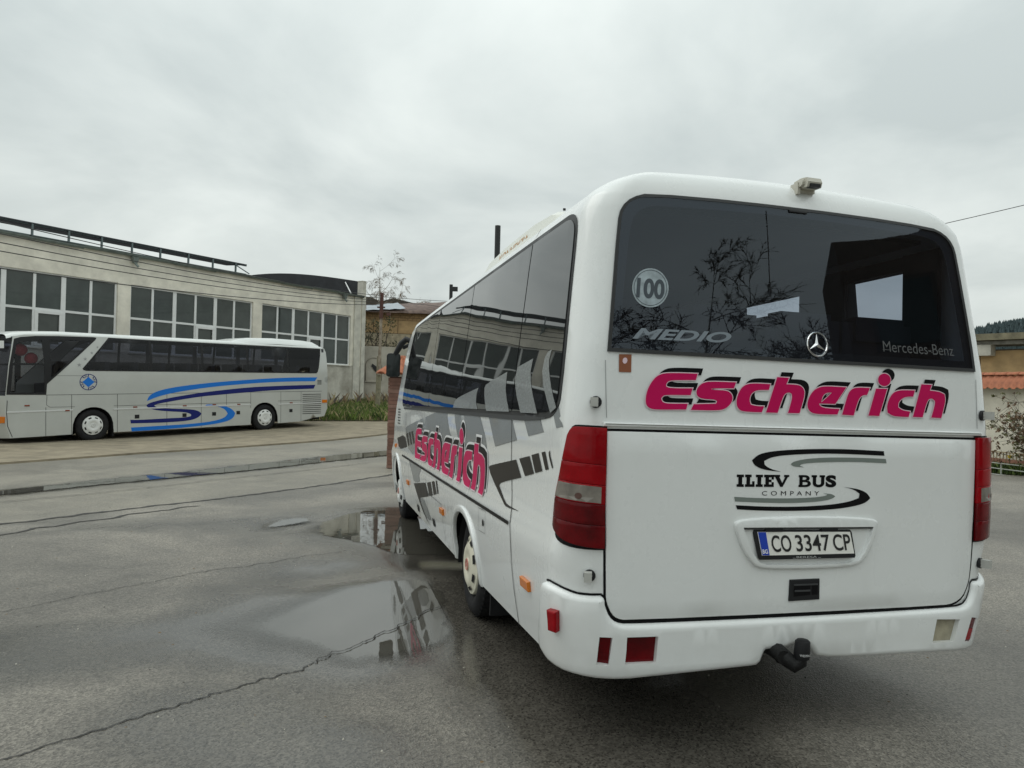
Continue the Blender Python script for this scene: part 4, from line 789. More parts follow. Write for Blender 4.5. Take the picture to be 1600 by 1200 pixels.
# shrub with reddish young leaves
sb=empty('maple_shrub','twiggy shrub with small dark reddish leaves before the garden wall','shrub',loc=tuple(fg(GL-.75,zb,.85)))
R=np.random.RandomState(11); m_=MB(); lf=MB()
LR=leaf('russet_leaf',(.17,.105,.06)); LR2=leaf('brown_green_leaf',(.14,.14,.06))
for i in range(80):
    a=R.uniform(0,6.28); el=R.uniform(.75,1.5); d=np.array([math.cos(a)*math.cos(el),math.sin(a)*math.cos(el),math.sin(el)]); p=np.zeros(3); q=[p]; L=R.uniform(1.7,2.35)
    for j in range(6):
        d=d+R.randn(3)*.12+np.array([0,0,-.07]); d/=np.linalg.norm(d); p=p+d*L/6; q.append(p)
        if j>1:
            for _ in range(7):
                e=R.randn(3)*.16; c0=p+e; m_.tube([p,c0],.004,3,cap=False); leafclump(lf,c0,.06,6,.04,R,R.randint(2))
    m_.tube(q,[.016,.013,.01,.008,.006,.005,.004],4)
m_.build('stem',TWIG,sb); lf.build('foliage',[LR,LR2],sb)
# ochre shed with overhanging slab roof
os_=empty('ochre_shed','ochre panelled shed with thick sagging flat roof behind the tiled garden wall','building')
S0=np.array([16.2,29.5]);S1_=np.array([21.5,22.5]); sdv=(S1_-S0)/np.linalg.norm(S1_-S0); sn=np.array([sdv[1],-sdv[0]]); 
if sn[0]>0: sn=-sn
SL=float(np.linalg.norm(S1_-S0))
def fs(a,z,c): return np.array([S0[0]+sdv[0]*a+sn[0]*c,S0[1]+sdv[1]*a+sn[1]*c,z])
m_=MB(); m_.box((-8,-.4,-3),(SL,3.55,0),0,fs); m_.build('wall',MORT,os_)
a=-7.5
k=0
while a<SL-.2:
    w=1.7; m_=MB(); m_.box((a+.012,2.2,.0),(a+w-.012,3.3+.1*((k*3)%4),.04),0,fs); m_.build('panel',OCH,os_); a+=w;k+=1
m_=MB(); m_.box((-8,3.86,-3.2),(SL,4.1,.7),0,fs); m_.build('roof',M('lichen_concrete_roof',(.20,.18,.12),.9,nscale=3,namt=.4),os_)
m_=MB(); m_.box((-8,3.7,-.3),(SL,3.84,.5),0,fs); m_.build('roof_board',M('grey_board',(.24,.23,.2),.85,nscale=4,namt=.35),os_)
m_=MB(); m_.box((-8,3.42,.05),(3.1,3.56,.35),0,fs); m_.box((2.7,3.3,.04),(3.2,3.78,.5),0,fs); m_.build('beam',CONC,os_)
# forested hill far away; air haze is mixed into its tree colours
R=np.random.RandomState(21); V=[];F=[]
HX=np.linspace(120,330,44)*2.7; HY=np.linspace(270,420,12)*2.7
def hillz(x,y): 
    x=x/2.7; y=y/2.7; ridge=np.interp(x,[120,185,197,205,213,225,260,330],[22,27.0,28.6,29.5,32.2,34,40,44]); t=np.clip((y-270)/38,0,1); return 2.7*(-1.5+(ridge)*math.sin(t*math.pi/2))
for y in HY:
    for x in HX: V.append((x,y,hillz(x,y)))
for j in range(11):
    for i in range(43): F.append((j*44+i,j*44+i+1,(j+1)*44+i+1,(j+1)*44+i))
FOR=M('forest_floor',(.06,.08,.082),.95,nscale=.2,namt=.3)
tag(obj('hill',V,F,FOR,smooth=True),kind='structure')
m_=MB(); FT=[M('hazed_conifer_%d'%i,c,.9,spec=.1,nscale=.6,namt=.3) for i,c in enumerate([(.062,.085,.088),(.078,.104,.110),(.052,.072,.074)])]
for i in range(2300):
    y=(270+52*R.rand()**.7)*2.7; x=R.uniform(172,235)*y/300; z=hillz(x,y); h=R.uniform(8,15); r=h*R.uniform(.2,.36); mi=R.randint(3); n=5
    for l in range(3):
        z0=z+h*(.08+.24*l); z1=z+h*(.08+.24*l+R.uniform(.4,.5)); rr=r*(1-.24*l)
        a0=R.rand()*6; ring=[(x+rr*R.uniform(.6,1.3)*math.cos(a0+k*6.28/n),y+rr*R.uniform(.6,1.3)*math.sin(a0+k*6.28/n),z0+R.uniform(-.8,.8)) for k in range(n)]
        m_.add(ring+[(x+R.uniform(-.3,.3),y,z1)],[(k,(k+1)%n,n) for k in range(n)],mi)
tag(m_.build('forest',FT),kind='stuff')

# ------------------------------------------------------------------ behind the camera: what the windows mirror
for i,(x,y,h,s_) in enumerate(((9,-17,12,6),(15,-15,10.5,6),(20.5,-17,13.5,6.5),(26,-13,10,5.5),(4,-21,12,6),(31,-15,10.5,6),(36,-24,14,7))):
    bare_tree('roadside_tree',(x,y,.1),h,s_,'bare roadside tree mirrored in the minibus rear window, %s'%('at its left edge','left of the round sticker','above the round sticker','at its middle','at its far left','near the right sheet','behind the star')[i],'bare trees across the yard',.15,30+i,.017,4,6,None,.2,.2)
hd=empty('hedge','dark evergreen hedge across the yard mirrored in the rear window','hedge',loc=(0,0,0))
m_=MB(); R=np.random.RandomState(5)
for i in range(420):
    u=R.rand(); leafclump(m_,(3+30*u,-19+5*u+R.uniform(-1,1),R.uniform(.2,3.2+3.2*abs(math.sin(u*17)))),.75,26,.16,R,R.randint(2))
m_.build('foliage',[LG2,LG],hd)
bh=empty('brown_workshop','tall narrow dark brown tower mirrored at the right of the rear window','building')
m_=MB(); BWM=M('brown_render',(.12,.092,.075),.85,nscale=1.2,namt=.25)
p0=np.array([13.2,-3.9]);p1=np.array([16.2,-.3]); d_=(p1-p0)/np.linalg.norm(p1-p0); n_=np.array([-d_[1],d_[0]]); fb=lambda a,z,c:(p0[0]+d_[0]*a+n_[0]*c,p0[1]+d_[1]*a+n_[1]*c,z)
m_.box((0,-.2,-4),(4.6,8.2,0),0,fb); m_.build('wall',BWM,bh)
for a in (1.2,3.3):
    for z in (2.2,5.2):
        m_=MB(); m_.box((a-.7,z,-.02),(a+.7,z+1.7,.015),0,fb); w_=m_.build('window',M('brown_frame',(.06,.045,.035),.6),bh); m_=MB(); m_.box((a-.6,z+.1,.016),(a+.6,z+1.6,.022),0,fb); m_.build('pane',PANE[0],w_)
# ------------------------------------------------------------------ parked coach
SILVER=M('silver_coach_paint',(.50,.515,.49),.28,metal=.15,nscale=1.3,namt=.05,coat=.6); CROOF=M('coach_roof_white',(.74,.76,.74),.35,coat=.3)
BLK=M('black_trim',(.014,.0145,.016),.5,spec=.3); RUB=M('tyre_rubber',(.018,.018,.019),.85,spec=.25,nscale=8,namt=.3,bump=.3,bscale=30); DARK=M('dark_underside',(.012,.012,.012),.9)
HUBW=M('white_hubcap',(.72,.73,.71),.4,nscale=9,namt=.06); HUBC=M('cream_hubcap',(.70,.67,.54),.4,nscale=9,namt=.05)
AMB=M('amber_lens',(.62,.17,.01),.2); REDL=M('red_lens',(.27,.001,.005),.12,spec=.25,nscale=5,namt=.3); SEAM=M('panel_gap',(.05,.052,.052),.7)
CGL=glassmat('tinted_coach_glass',(.30,.31,.36),.01,1.42); CGC=glassmat('clear_coach_glass',(.72,.74,.74),.01,1.42)
cd=DATA['coach']; CP_=cd['pts']; CW=np.array(DATA['cw']); CO_=np.array(DATA['cor'])
cmw=Matrix([list(CW[i])+[CO_[i]] for i in range(3)]+[[0,0,0,1]])
coach=empty('touring_coach','long silver touring coach with blue swoosh lines parked before the factory hall','coach',None,cmw)
CWID=2.5
def ydep(b): return .012 if b<2.1 else .012+.13*((b-2.1)/1.25)**2
def cs(a,b):
    e=.01; n=np.array([0,-1.,(ydep(b+e)-ydep(b-e))/(2*e)*1.]); n/=np.linalg.norm(n); return np.array([a,ydep(b),b]),n
def cf(a,b):
    p,n=cs(a,b); return np.array([a,CWID-p[1],b]),np.array([n[0],-n[1],n[2]])
arch=lambda c,r,t,n=14:[(c-r*math.cos(x),.26+(t-.26)*math.sin(x)**.7) for x in np.linspace(0,math.pi,n)]
outline=[(-2.3,.24)]+arch(0,.62,1.1)+arch(6.2,.6,1.1)+[(7.85,.29),(8.5,.41),(9.04,.46),(9.19,.78),(9.203,1.97),(9.17,3.13),(9.1,3.3),(-1.0,3.37),(-1.9,3.33),(-2.2,3.26),(-2.34,2.4),(-2.42,1.5),(-2.42,.7)]
band=[(.50,3.345),(1.83,3.325),(3.6,3.315),(8.9,3.278),(8.86,3.0),(8.76,2.5),(8.70,2.31),(8.62,2.247),(3,2.252),(-.22,2.255),(-.3,2.28),(-.324,2.33)]
front=[(-2.17,3.19),(-2.0,3.25),(-1.6,3.3),(-1.0,3.325),(.05,3.34),(.13,3.325),(.10,3.26),(-1.33,1.84),(-1.35,1.51),(-2.395,1.53),(-2.38,1.7),(-2.315,2.4)]
mb=MB()
for fm,fl in ((cs,False),(cf,True)):
    patch(mb,fm,outline,[offset_poly(band,-.03),offset_poly(front,-.03)],.25,0,0,0,0,fl)
# rear wall with rounded corners, front face
def loop_end(side_pts,bulge,sgn):
    V=[];F=[];n=11
    for (a,b) in side_pts:
        for k in range(n):
            t=-1+2*k/(n-1); y0_=ydep(b); yc=CWID/2; V.append((a+sgn*bulge*(1-abs(t)**6),yc+t*(yc-y0_),b))
    for i in range(len(side_pts)-1):
        for k in range(n-1):
            q=(i*n+k,i*n+k+1,(i+1)*n+k+1,(i+1)*n+k); F.append(q if sgn>0 else q[::-1])
    return V,F
V,F=loop_end([(8.5,.41),(9.04,.46),(9.19,.78),(9.203,1.97),(9.17,3.13),(9.1,3.3)],.06,1); mb.add(V,F)
V,F=loop_end([(-2.3,.24),(-2.42,.7),(-2.42,1.5)],.28,-1); mb.add(V,F)
o=mb.build('body',SILVER,coach); weld(o,1e-4,True,35)
mb=MB(); V,F=loop_end([(-2.42,1.5),(-2.34,2.4),(-2.2,3.26)],.28,-1); mb.add(V,F); mb.build('windscreen',CGL,coach,True)
# roof sweep
mb=MB(); prof=[(.14,3.31),(.17,3.37),(.26,3.42),(.45,3.45),(1.25,3.48),(2.05,3.45),(2.24,3.42),(2.33,3.37),(2.36,3.31)]
st_=[(-2.36,-.12,.99),(-2.15,-.05,.995),(-1.7,0,1),(-.9,.035,1),(2,.02,1),(5,.0,1),(8.7,-.02,1),(9.02,-.06,1),(9.17,-.16,.98)]
V=[(a,1.25+(y-1.25)*s_,b+dz) for a,dz,s_ in st_ for y,b in prof]; n=len(prof)
mb.add(V,[(i*n+k,(i+1)*n+k,(i+1)*n+k+1,i*n+k+1) for i in range(len(st_)-1) for k in range(n-1)]); mb.build('roof',CROOF,coach,True)
mb=MB(); st_=[(5.0,3.44,.2),(5.35,3.53,.2),(5.75,3.6,.22),(6.8,3.63,.22),(8.2,3.6,.22),(8.6,3.57,.2),(8.9,3.45,.18),(9.1,3.3,.16)]
V=[(a,y,b+h) for a,b,_ in st_ for y,h in((.17,-.24),(.3,-.03),(.5,0),(2.,0),(2.2,-.03),(2.33,-.24))]
mb.add(V,[(i*6+k,(i+1)*6+k,(i+1)*6+k+1,i*6+k+1) for i in range(len(st_)-1) for k in range(5)]); mb.build('air_conditioner',CROOF,coach,True)
# glazing: panes and black band
xs_=[None,1.83,3.67,5.48,7.27,None]
def clip(poly,x0,x1):
    def half(p,x,keep):
        out=[];n=len(p)
        for i in range(n):
            a,b=np.array(p[i]),np.array(p[(i+1)%n]); ia,ib=keep(a[0]),keep(b[0])
            if ia: out.append(a)
            if ia!=ib: out.append(a+(b-a)*((x-a[0])/(b[0]-a[0])))
        return out
    if x0 is not None: poly=half(poly,x0,lambda v:v>=x0)
    if x1 is not None: poly=half(poly,x1,lambda v:v<=x1)
    return poly
bandi=offset_poly(band,-.045)
holes=[]
for i in range(5):
    x0,x1=xs_[i],xs_[i+1]
    p=clip(bandi,None if x0 is None else x0+.045,None if x1 is None else x1-.045); holes.append(smooth_poly(p,2,70))
    mb=MB(); patch(mb,cs,p,(),.4,.012); mb.build('side_window',CGL,coach,True)
    mb=MB(); patch(mb,cf,p,(),.4,.012,flip=True); mb.build('side_window',CGL,coach,True)
mb=MB(); patch(mb,cs,band,holes,.3,.008,.02); patch(mb,cf,band,holes,.3,.008,.0,flip=True); mb.build('window_band',BLK,coach)
fi=offset_poly(front,-.05); h1=[(-2.22,2.47),(-2.1,3.08),(-1.45,3.2),(-1.40,2.47)]; h2=[(-2.29,1.58),(-2.22,2.41),(-1.40,2.41),(-1.40,1.58)]; h3=[(-1.22,2.02),(-1.22,3.2),(-.02,3.23)]
mb=MB(); patch(mb,cs,front,[h1,h2,h3],.3,.008,.02); patch(mb,cf,front,[h1,h2,h3],.3,.008,.0,flip=True); mb.build('window_band',BLK,coach)
for h in (h1,h2,h3):
    mb=MB(); patch(mb,cs,h,(),.4,.004); mb.build('door_window' if h is not h3 else 'side_window',CGL if h is h3 else CGC,coach,True); mb=MB(); patch(mb,cf,h,(),.4,.004,flip=True); mb.build('side_window',CGL,coach,True)
# interior
IN=M('coach_interior',(.06,.062,.07),.9); SEAT=M('coach_seat_cloth',(.045,.048,.06),.9); CURT=M('grey_curtain',(.30,.31,.33),.9)
mb=MB(); mb.box((-2.2,.1,1.35),(9.0,2.4,1.42)); mb.box((-2.0,.2,3.27),(9.0,2.3,3.30)); mb.box((8.95,.1,1.42),(9.05,2.4,3.27)); mb.build('interior_lining',IN,coach)
for i in range(10):
    a=-.9+i*.92; mb=MB()
    for y in (.18,1.38):
        mb.box((a,y,1.42),(a+.45,y+.92,1.85)); mb.box((a+.4,y+.03,1.8),(a+.55,y+.44,2.56)); mb.box((a+.4,y+.48,1.8),(a+.55,y+.9,2.56))
    mb.build('seat',SEAT,coach)
for a in (.85,2.75,4.55,6.4,8.2):
    mb=MB(); mb.box((a,2.33,2.25),(a+.16,2.36,3.25)); mb.build('curtain',CURT,coach)
for s_,(a,b) in enumerate(((-1.83,2.88),(-1.55,2.62))):
    mb=MB(); mb.lathe([(.001,-.1),(.12,-.08),(.19,0),(.14,.09),(.001,.11)],(0,0,0),(0,-1,0),(0,0,1),14); o=mb.build('red_cushion',M('red_cloth',(.30,.02,.035),.8),None,True)
    o.matrix_world=cmw@Matrix.Translation((a,.62,b)); tag(o,('upper','lower')[s_]+' red round cushion behind the coach door window','cushion','red cushions in the coach doorway')
# livery
LB=M('sky_blue_film',(.012,.17,.62),.35,spec=.25); NV=M('navy_film',(.008,.015,.14),.35,spec=.25)
for nm,m in (('lightblue',LB),('azure',LB),('navy',NV)):
    mb=MB(); patch(mb,cs,smooth_poly(cd[nm],2,50),(),.3,.004,interior=False); mb.build('swoosh',m,coach)
mb=MB()
c0,r0=np.array((-.154,1.9)),.262
ring=lambda r,n=32:[c0+r*np.array((math.cos(k*2*math.pi/n),math.sin(k*2*math.pi/n))) for k in range(n)]
patch(mb,cs,ring(r0),[ring(r0-.022)],.2,.004,interior=False)
for k in range(8):
    t=k*math.pi/4; d=np.array((math.cos(t),math.sin(t))); patch(mb,cs,strip_poly([c0+d*.17,c0+d*(r0-.01)],.02),(),.2,.0045,interior=False)
    t2=t+math.pi/8; 
    if k%2==0:
        for s_ in(-1,1):
            pp=[c0+np.array((math.cos(t2+s_*.16+x*.3),math.sin(t2+s_*.16+x*.3)))*(.16+.08*abs(x)) for x in(-1,-.5,0,.5,1)]; patch(mb,cs,strip_poly(pp,.012),(),.2,.0046,interior=False)
mb.build('globe_emblem',NV,coach)
mb=MB(); patch(mb,cs,[c0+np.array(q) for q in((.18,0),(0,.165),(-.18,0),(0,-.165))],(),.3,.006,interior=False); mb.build('emblem_diamond',LB,coach)
STAR=M('grey_print',(.27,.28,.28),.5)
for i,(a,b) in enumerate(((-.42,2.44),(-.24,2.63),(-.04,2.83),(.14,3.02))):
    s_=.07-.008*i; p=[]
    for k in range(10): t=math.pi/2+k*math.pi/5; r=s_*(1 if k%2==0 else .35); p.append((a+r*math.cos(t),b+r*math.sin(t)))
    mb=MB(); patch(mb,cs,p,(),.3,.004,interior=False); mb.build('star_print',STAR,coach)
# panel gaps, moulding, lockers
def line(pts,w,mat_=SEAM,off=.003,name='panel_gap'):
    mb=MB(); patch(mb,cs,strip_poly(resample(pts,.25,False),w),(),.5,off,interior=False); return mb.build(name,mat_,coach)
line([(-1.35,1.505),(8.9,1.505)],.014); line([(-1.33,1.5),(-1.34,1.2),(-1.25,1.13),(-.55,1.125)],.012); line([(.62,1.12),(5.6,1.12)],.012); line([(6.8,1.14),(7.9,1.15)],.012)
line([(-.22,2.1),(-1.1,2.1)],.008)
for a,z0,z1 in ((-1.36,.25,1.13),(-.64,.24,1.5),(.73,.24,1.5),(2.37,.23,1.5),(3.62,.26,1.5),(4.6,.95,1.5),(5.6,.9,1.5),(6.93,.28,1.5),(7.88,.29,1.5)): line([(a,z0),(a,z1)],.014)
line([(-2.37,1.36),(-2.385,1.0),(-2.36,.6),(-2.24,.27)],.02)
MOU=M('bright_moulding',(.62,.63,.62),.3,metal=.2)
for a0,a1 in ((-2.38,-.60),(.6,5.6),(6.8,8.9)):
    mb=MB(); patch(mb,cs,[(a0,.985),(a1,1.0),(a1,1.045),(a0,1.03)],(),.5,.014,.014,.006,interior=False); mb.build('moulding',MOU,coach)
for a,b in CP_['handles']:
    mb=MB(); patch(mb,cs,[(a-.065,b-.022),(a+.065,b-.022),(a+.065,b+.022),(a-.065,b+.022)],(),.2,.018,.018,.005,interior=False); mb.build('marker_lamp',M('brown_red_lens',(.22,.045,.02),.25),coach)
for a,b in CP_['squares']:
    mb=MB(); patch(mb,cs,[(a-.075,b-.065),(a+.075,b-.065),(a+.075,b+.065),(a-.075,b+.065)],(),.2,.006,.0,interior=False); mb.build('locker_handle',BLK,coach)
for i in range(11):
    b=.58+i*.079; mb=MB(); patch(mb,cs,[(7.95,b),(8.87,b),(8.87,b+.026),(7.95,b+.026)],(),.3,.003,interior=False); mb.build('grille_slot',BLK,coach)
for i in range(4):
    b=1.79+i*.05; mb=MB(); patch(mb,cs,[(8.68,b),(8.89,b),(8.89,b+.025),(8.68,b+.025)],(),.3,.003,interior=False); mb.build('vent_slot',BLK,coach)
mb=MB(); patch(mb,cs,[(8.92,1.02),(9.17,1.02),(9.17,1.15),(8.92,1.15)],(),.3,.02,.02,.005); mb.build('rear_indicator',AMB,coach)
mb=MB(); patch(mb,cs,[(-2.6,.69),(-2.44,.7),(-2.43,.88),(-2.6,.9)],(),.3,.03,.05,.01); mb.build('front_indicator',AMB,coach)
mb=MB(); mb.box((-2.2,.3,.32),(9.0,2.2,.6)); mb.box((-2.2,.3,.6),(-.7,2.2,1.3)); mb.box((.75,.2,.6),(5.5,2.3,1.3)); mb.box((6.9,.2,.6),(8.9,2.3,1.3)); mb.box((-.75,1.0,.6),(6.95,1.5,1.34)); mb.build('underbody',DARK,coach)
def wheel_parts(parent,xf,R_,wid,rc,hubmat,slots=8,dish=.03,n=44,bolt=False,emb=None):
    """xf(d,up,out): builds a wheel about the local axle; outward is +out"""
    o=np.array(xf[0],float); ax=np.array(xf[1],float); upv=np.array(xf[2],float); sdv_=np.cross(ax,upv)
    t=MB(); t.lathe([(rc*.8,-wid*.85),(R_*.86,-wid),(R_*.97,-wid*.9),(R_,-wid*.7),(R_,-wid*.2),(R_*.965,-.02),(R_*.9,.002),(R_*.8,.012),(R_*.72,.008),(rc*1.09,-.012),(rc*1.03,-.03)],o,ax,upv,n)
    for k in range(46):
        a=2*math.pi*k/46; c=math.cos(a);s=math.sin(a)
        def q(r,dd,w_): 
            return o+ax*dd+(upv*c+sdv_*s)*r+(-upv*s+sdv_*c)*w_
        t.add([q(R_*1.004,-wid*.1,-.012),q(R_*1.004,-wid*.1,.012),q(R_*1.004,-wid*.4,.012),q(R_*1.004,-wid*.4,-.012),q(R_*.965,-.012,-.012),q(R_*.965,-.012,.012)],[(0,1,2,3),(4,5,1,0)])
    tw=t.build('wheel',RUB,parent,True,40)
    h=MB(); h.lathe([(rc*1.03,-.03),(rc*1.03,-.004),(rc,.006),(rc*.94,.008),(rc*.74,dish*.75),(rc*.66,dish),(rc*.45,dish*1.05),(rc*.4,dish*.85),(rc*.22,dish*.85),(rc*.2,dish),(.001,dish)],o,ax,upv,n); h.build('hubcap',hubmat,tw,True,40)
    if slots:
        for k in range(slots):
            s_=MB()
            a=2*math.pi*(k+.5)/slots; V=[]
            for da,rr in ((-.2,.78),(.2,.78),(.18,.90),(-.18,.90)):
                V.append(o+ax*(.012+ (dish*.75-.008)*(.94-rr)/(.2)+.004)+rc*rr*(math.cos(a+da*.95)*upv+math.sin(a+da*.95)*sdv_))
            s_.add(V,[(0,1,2,3)] if np.dot(np.cross(V[1]-V[0],V[2]-V[0]),ax)>0 else [(3,2,1,0)]); s_.build('hubcap_slot',DARK,tw)
    if emb:
        e=MB(); pts=[o+ax*(dish+.004)+rc*.19*(math.cos(a)*upv+math.sin(a)*sdv_) for a in np.linspace(0,2*math.pi,17)]; e.tube(pts,.004,4)
        for k in range(3):
            a=2*math.pi*k/3; e.tube([o+ax*(dish+.003),o+ax*(dish+.003)+rc*.19*(math.cos(a)*upv+math.sin(a)*sdv_)],.003,4)
        e.build('hub_emblem',emb,tw)
    return tw
for a in (0,6.25):
    wheel_parts(coach,((a,.06,.51),(0,-1,0),(0,0,1)),.51,.28,.3,HUBW,8,.05,emb=M('grey_emblem',(.5,.5,.48),.4))
    wheel_parts(coach,((a,2.44,.51),(0,1,0),(0,0,1)),.51,.28,.3,HUBW,0,.05)
    mb=MB(); mb.tube([(a,.3,.51),(a,2.2,.51)],.07,8); mb.build('axle',DARK,coach)
    for y0_,y1_ in ((.02,.9),):
        mb=MB(); V=[];n=13; r=.63
        for y in(y0_,y1_):
            for k in range(n): t=math.pi*k/(n-1); V.append((a-r*math.cos(t),y,.3+.8*math.sin(t)**.75))
        mb.add(V,[(k,k+1,n+k+1,n+k) for k in range(n-1)]+[tuple(range(n,2*n))]); mb.build('wheel_well',DARK,coach)
mb=MB(); mb.box((.62,.1,.12),(.66,.45,.55)); mb.box((-2.25,.15,.9),(-2.0,.4,.95)); mb.build('mud_flap',RUB,coach)
# front mirror arm and sun visor that peep in at the left edge
mb=MB(); mb.box((-2.75,.12,2.9),(-2.42,.5,3.12)); o=mb.build('sun_visor',CROOF,coach)
# ------------------------------------------------------------------ white minibus
HWZ=[.30,.37,.5,.64,.84,.87,.90,.94,1.0,1.44,1.5,1.7,1.9,2.2,2.38,2.43,2.46,2.48]
HWX=[1.118,1.130,1.156,1.176,1.19,1.188,1.178,1.166,1.162,1.162,1.158,1.142,1.122,1.09,1.071,1.06,1.046,1.03]
RC=.13;A0=1.03;LA=RC*np.pi/2
def hw(z):return float(np.interp(z,HWZ,HWX))
def rc(z):return float(np.interp(z,[.35,.45,.7,.86,1.0],[.28,.26,.215,.16,.13]))
def y0(z):return float(np.interp(z,[1.3,1.74,2.46,2.5],[0,.012,.088,.098]))
def yend(z):return float(np.interp(z,[.3,.5,1.2,1.5,2.2,2.5],[6.95,7.05,7.05,6.85,6.5,6.1]))
def S(w,z):
    h=hw(z)
    s=-1. if w<0 else 1.;u=abs(w)
    y=y0(z)
    if z>=1.0:
        a=h-RC
        if u<=A0:return np.array([s*u*a/A0,y,z])
        if u<=A0+LA:
            t=(u-A0)/RC
            return np.array([s*(a+RC*np.sin(t)),y+RC*(1-np.cos(t)),z])
        d=u-A0-LA
        return np.array([s*h,y*np.exp(-d/.35)+RC+d,z])
    # lower body: a wider corner, and the ledge fades out towards the rear face
    r=rc(z);he=min(h,1.162);a=he-r;L=r*np.pi/2
    if u<=a:return np.array([s*u,0.,z])
    if u<=a+L:
        t=(u-a)/r;k=(u-a)/L
        return np.array([s*(a+r*np.sin(t)+(h-he)*k*k*(3-2*k)),r*(1-np.cos(t)),z])
    d=u-a-L;c=(a+L-r)-(A0+LA-RC)
    return np.array([s*h,r+d+c*(1-np.exp(-d/.25)),z])
def SN(w,z):
    p=S(w,z);e=.004
    a=S(w+e,z)-S(w-e,z);b=S(w,z+e)-S(w,z-e)
    n=np.cross(a,b);return p,n/np.linalg.norm(n)

def buspaint():
    m=M('white_bus_paint',(.82,.835,.825),.3,spec=.5,coat=.85); t=m.node_tree; n=t.nodes; b=n['Principled BSDF']; L=t.links.new
    tc=n.new('ShaderNodeTexCoord'); mp=n.new('ShaderNodeMapping'); mp.inputs['Scale'].default_value=(9,9,.8); L(tc.outputs['Object'],mp.inputs[0])
    st=n.new('ShaderNodeTexNoise'); st.inputs['Scale'].default_value=1.; st.inputs['Detail'].default_value=6; L(mp.outputs[0],st.inputs['Vector'])   # run-off streaks
    cl=n.new('ShaderNodeTexNoise'); cl.inputs['Scale'].default_value=2.1; cl.inputs['Detail'].default_value=7; cl.inputs['Roughness'].default_value=.65; L(tc.outputs['Object'],cl.inputs['Vector'])
    vo=n.new('ShaderNodeTexVoronoi'); vo.inputs['Scale'].default_value=34; L(tc.outputs['Object'],vo.inputs['Vector'])                             # splash spots
    sx=n.new('ShaderNodeSeparateXYZ'); L(tc.outputs['Object'],sx.inputs[0])
    def mr(v,a,b_,c,d):
        q=n.new('ShaderNodeMapRange'); L(v,q.inputs[0])
        for i,x in enumerate((a,b_,c,d)): q.inputs[i+1].default_value=x
        return q.outputs[0]
    def ma(op,a,b_):
        q=n.new('ShaderNodeMath'); q.operation=op
        for i,v in enumerate((a,b_)):
            if isinstance(v,(int,float)): q.inputs[i].default_value=v
            else: L(v,q.inputs[i])
        return q.outputs[0]
    spray=ma('MULTIPLY',mr(sx.outputs[2],.25,.75,1,0),mr(cl.outputs['Fac'],.38,.68,0,1))
    spots=ma('MULTIPLY',mr(vo.outputs['Distance'],.03,.09,.2,0),mr(cl.outputs['Fac'],.54,.66,0,1))
    dirt=ma('ADD',ma('ADD',ma('MULTIPLY',spray,.26),ma('MULTIPLY',mr(st.outputs['Fac'],.55,.8,0,1),.045)),ma('ADD',ma('MULTIPLY',mr(cl.outputs['Fac'],.4,.75,0,1),.06),spots))
    mx_=n.new('ShaderNodeMix'); mx_.data_type='RGBA'; L(dirt,mx_.inputs[0]); mx_.inputs[6].default_value=(.82,.838,.828,1); mx_.inputs[7].default_value=(.36,.34,.29,1); L(mx_.outputs[2],b.inputs['Base Color'])
    L(mr(dirt,0,.4,.26,.6),b.inputs['Roughness']); L(mr(dirt,0,.3,.85,.35),b.inputs['Coat Weight'])
    nz=n.new('ShaderNodeTexNoise'); nz.inputs['Scale'].default_value=2.2; nz.inputs['Detail'].default_value=1; L(tc.outputs['Object'],nz.inputs['Vector'])
    bp=n.new('ShaderNodeBump'); bp.inputs['Strength'].default_value=.05; bp.inputs['Distance'].default_value=.03; L(nz.outputs[0],bp.inputs['Height']); L(bp.outputs[0],b.inputs['Normal']); L(bp.outputs[0],b.inputs['Coat Normal'])
    return m
PAINT=buspaint()
PAINT2=M('aged_white_plastic',(.76,.77,.70),.4,nscale=2,namt=.05,coat=.3)
GREYP=M('grey_print_film',(.25,.265,.27),.22,spec=.4,nscale=160,namt=.12); DKG=M('dark_print_film',(.035,.031,.027),.4,spec=.15); BLKF=M('black_film',(.005,.005,.006),.4,spec=.15)
GGL=M('speckled_grey_film',(.25,.265,.265),.25,nscale=90,namt=.3,coat=.2)
MAG=M('magenta_film',(.55,.003,.095),.4,spec=.2); PINK=M('pale_pink_film',(.78,.60,.66),.35); WHT=M('white_film',(.82,.82,.82),.35)
SIDEG=M('dark_side_glass',(.012,.013,.014),.015,spec=1.,wave=.045,wscale=1.6); GAPG=M('window_rubber',(.02,.021,.022),.5)
RWG=glassmat('tinted_rear_glass',(.36,.40,.47),.008,1.62,gcol=(.84,.93,1.03))
CHROME=M('chrome',(.75,.76,.77),.12,metal=1); GREYPL=M('grey_plastic',(.42,.42,.39),.45,nscale=10,namt=.1)
LINER=M('bus_interior_dark',(.014,.014,.017),.9)
BW=np.array(DATA['BW']); BO=np.array(DATA['bo'])
bmw=Matrix([list(BW[i])+[BO[i]] for i in range(3)]+[[0,0,0,1]])
bus=empty('minibus','white minibus with magenta lettering and grey stripes seen from behind on wet asphalt','minibus',None,bmw)
YW=lambda y:-(y-RC+A0+LA)           # side distance y -> surface coordinate (left side)
def bmap(w,z):
    u=abs(w)
    if u>YWN(5.0):
        s=-1 if w<0 else 1; y=u-A0-LA+RC; y=5+(y-5)*(yend(z)-5)/(7.35-5); return S(s*(y-RC+A0+LA),z)
    return S(w,z)
def YWN(y): return y-RC+A0+LA
def bmapn(w,z):
    p=bmap(w,z); _,n=SN(w,z); return p,n
def archpts(c,r,top,zb=.33,n=18,pw=.62): return [(c-r*math.cos(t),zb+(top-zb)*math.sin(t)**pw) for t in np.linspace(0,math.pi,n)]
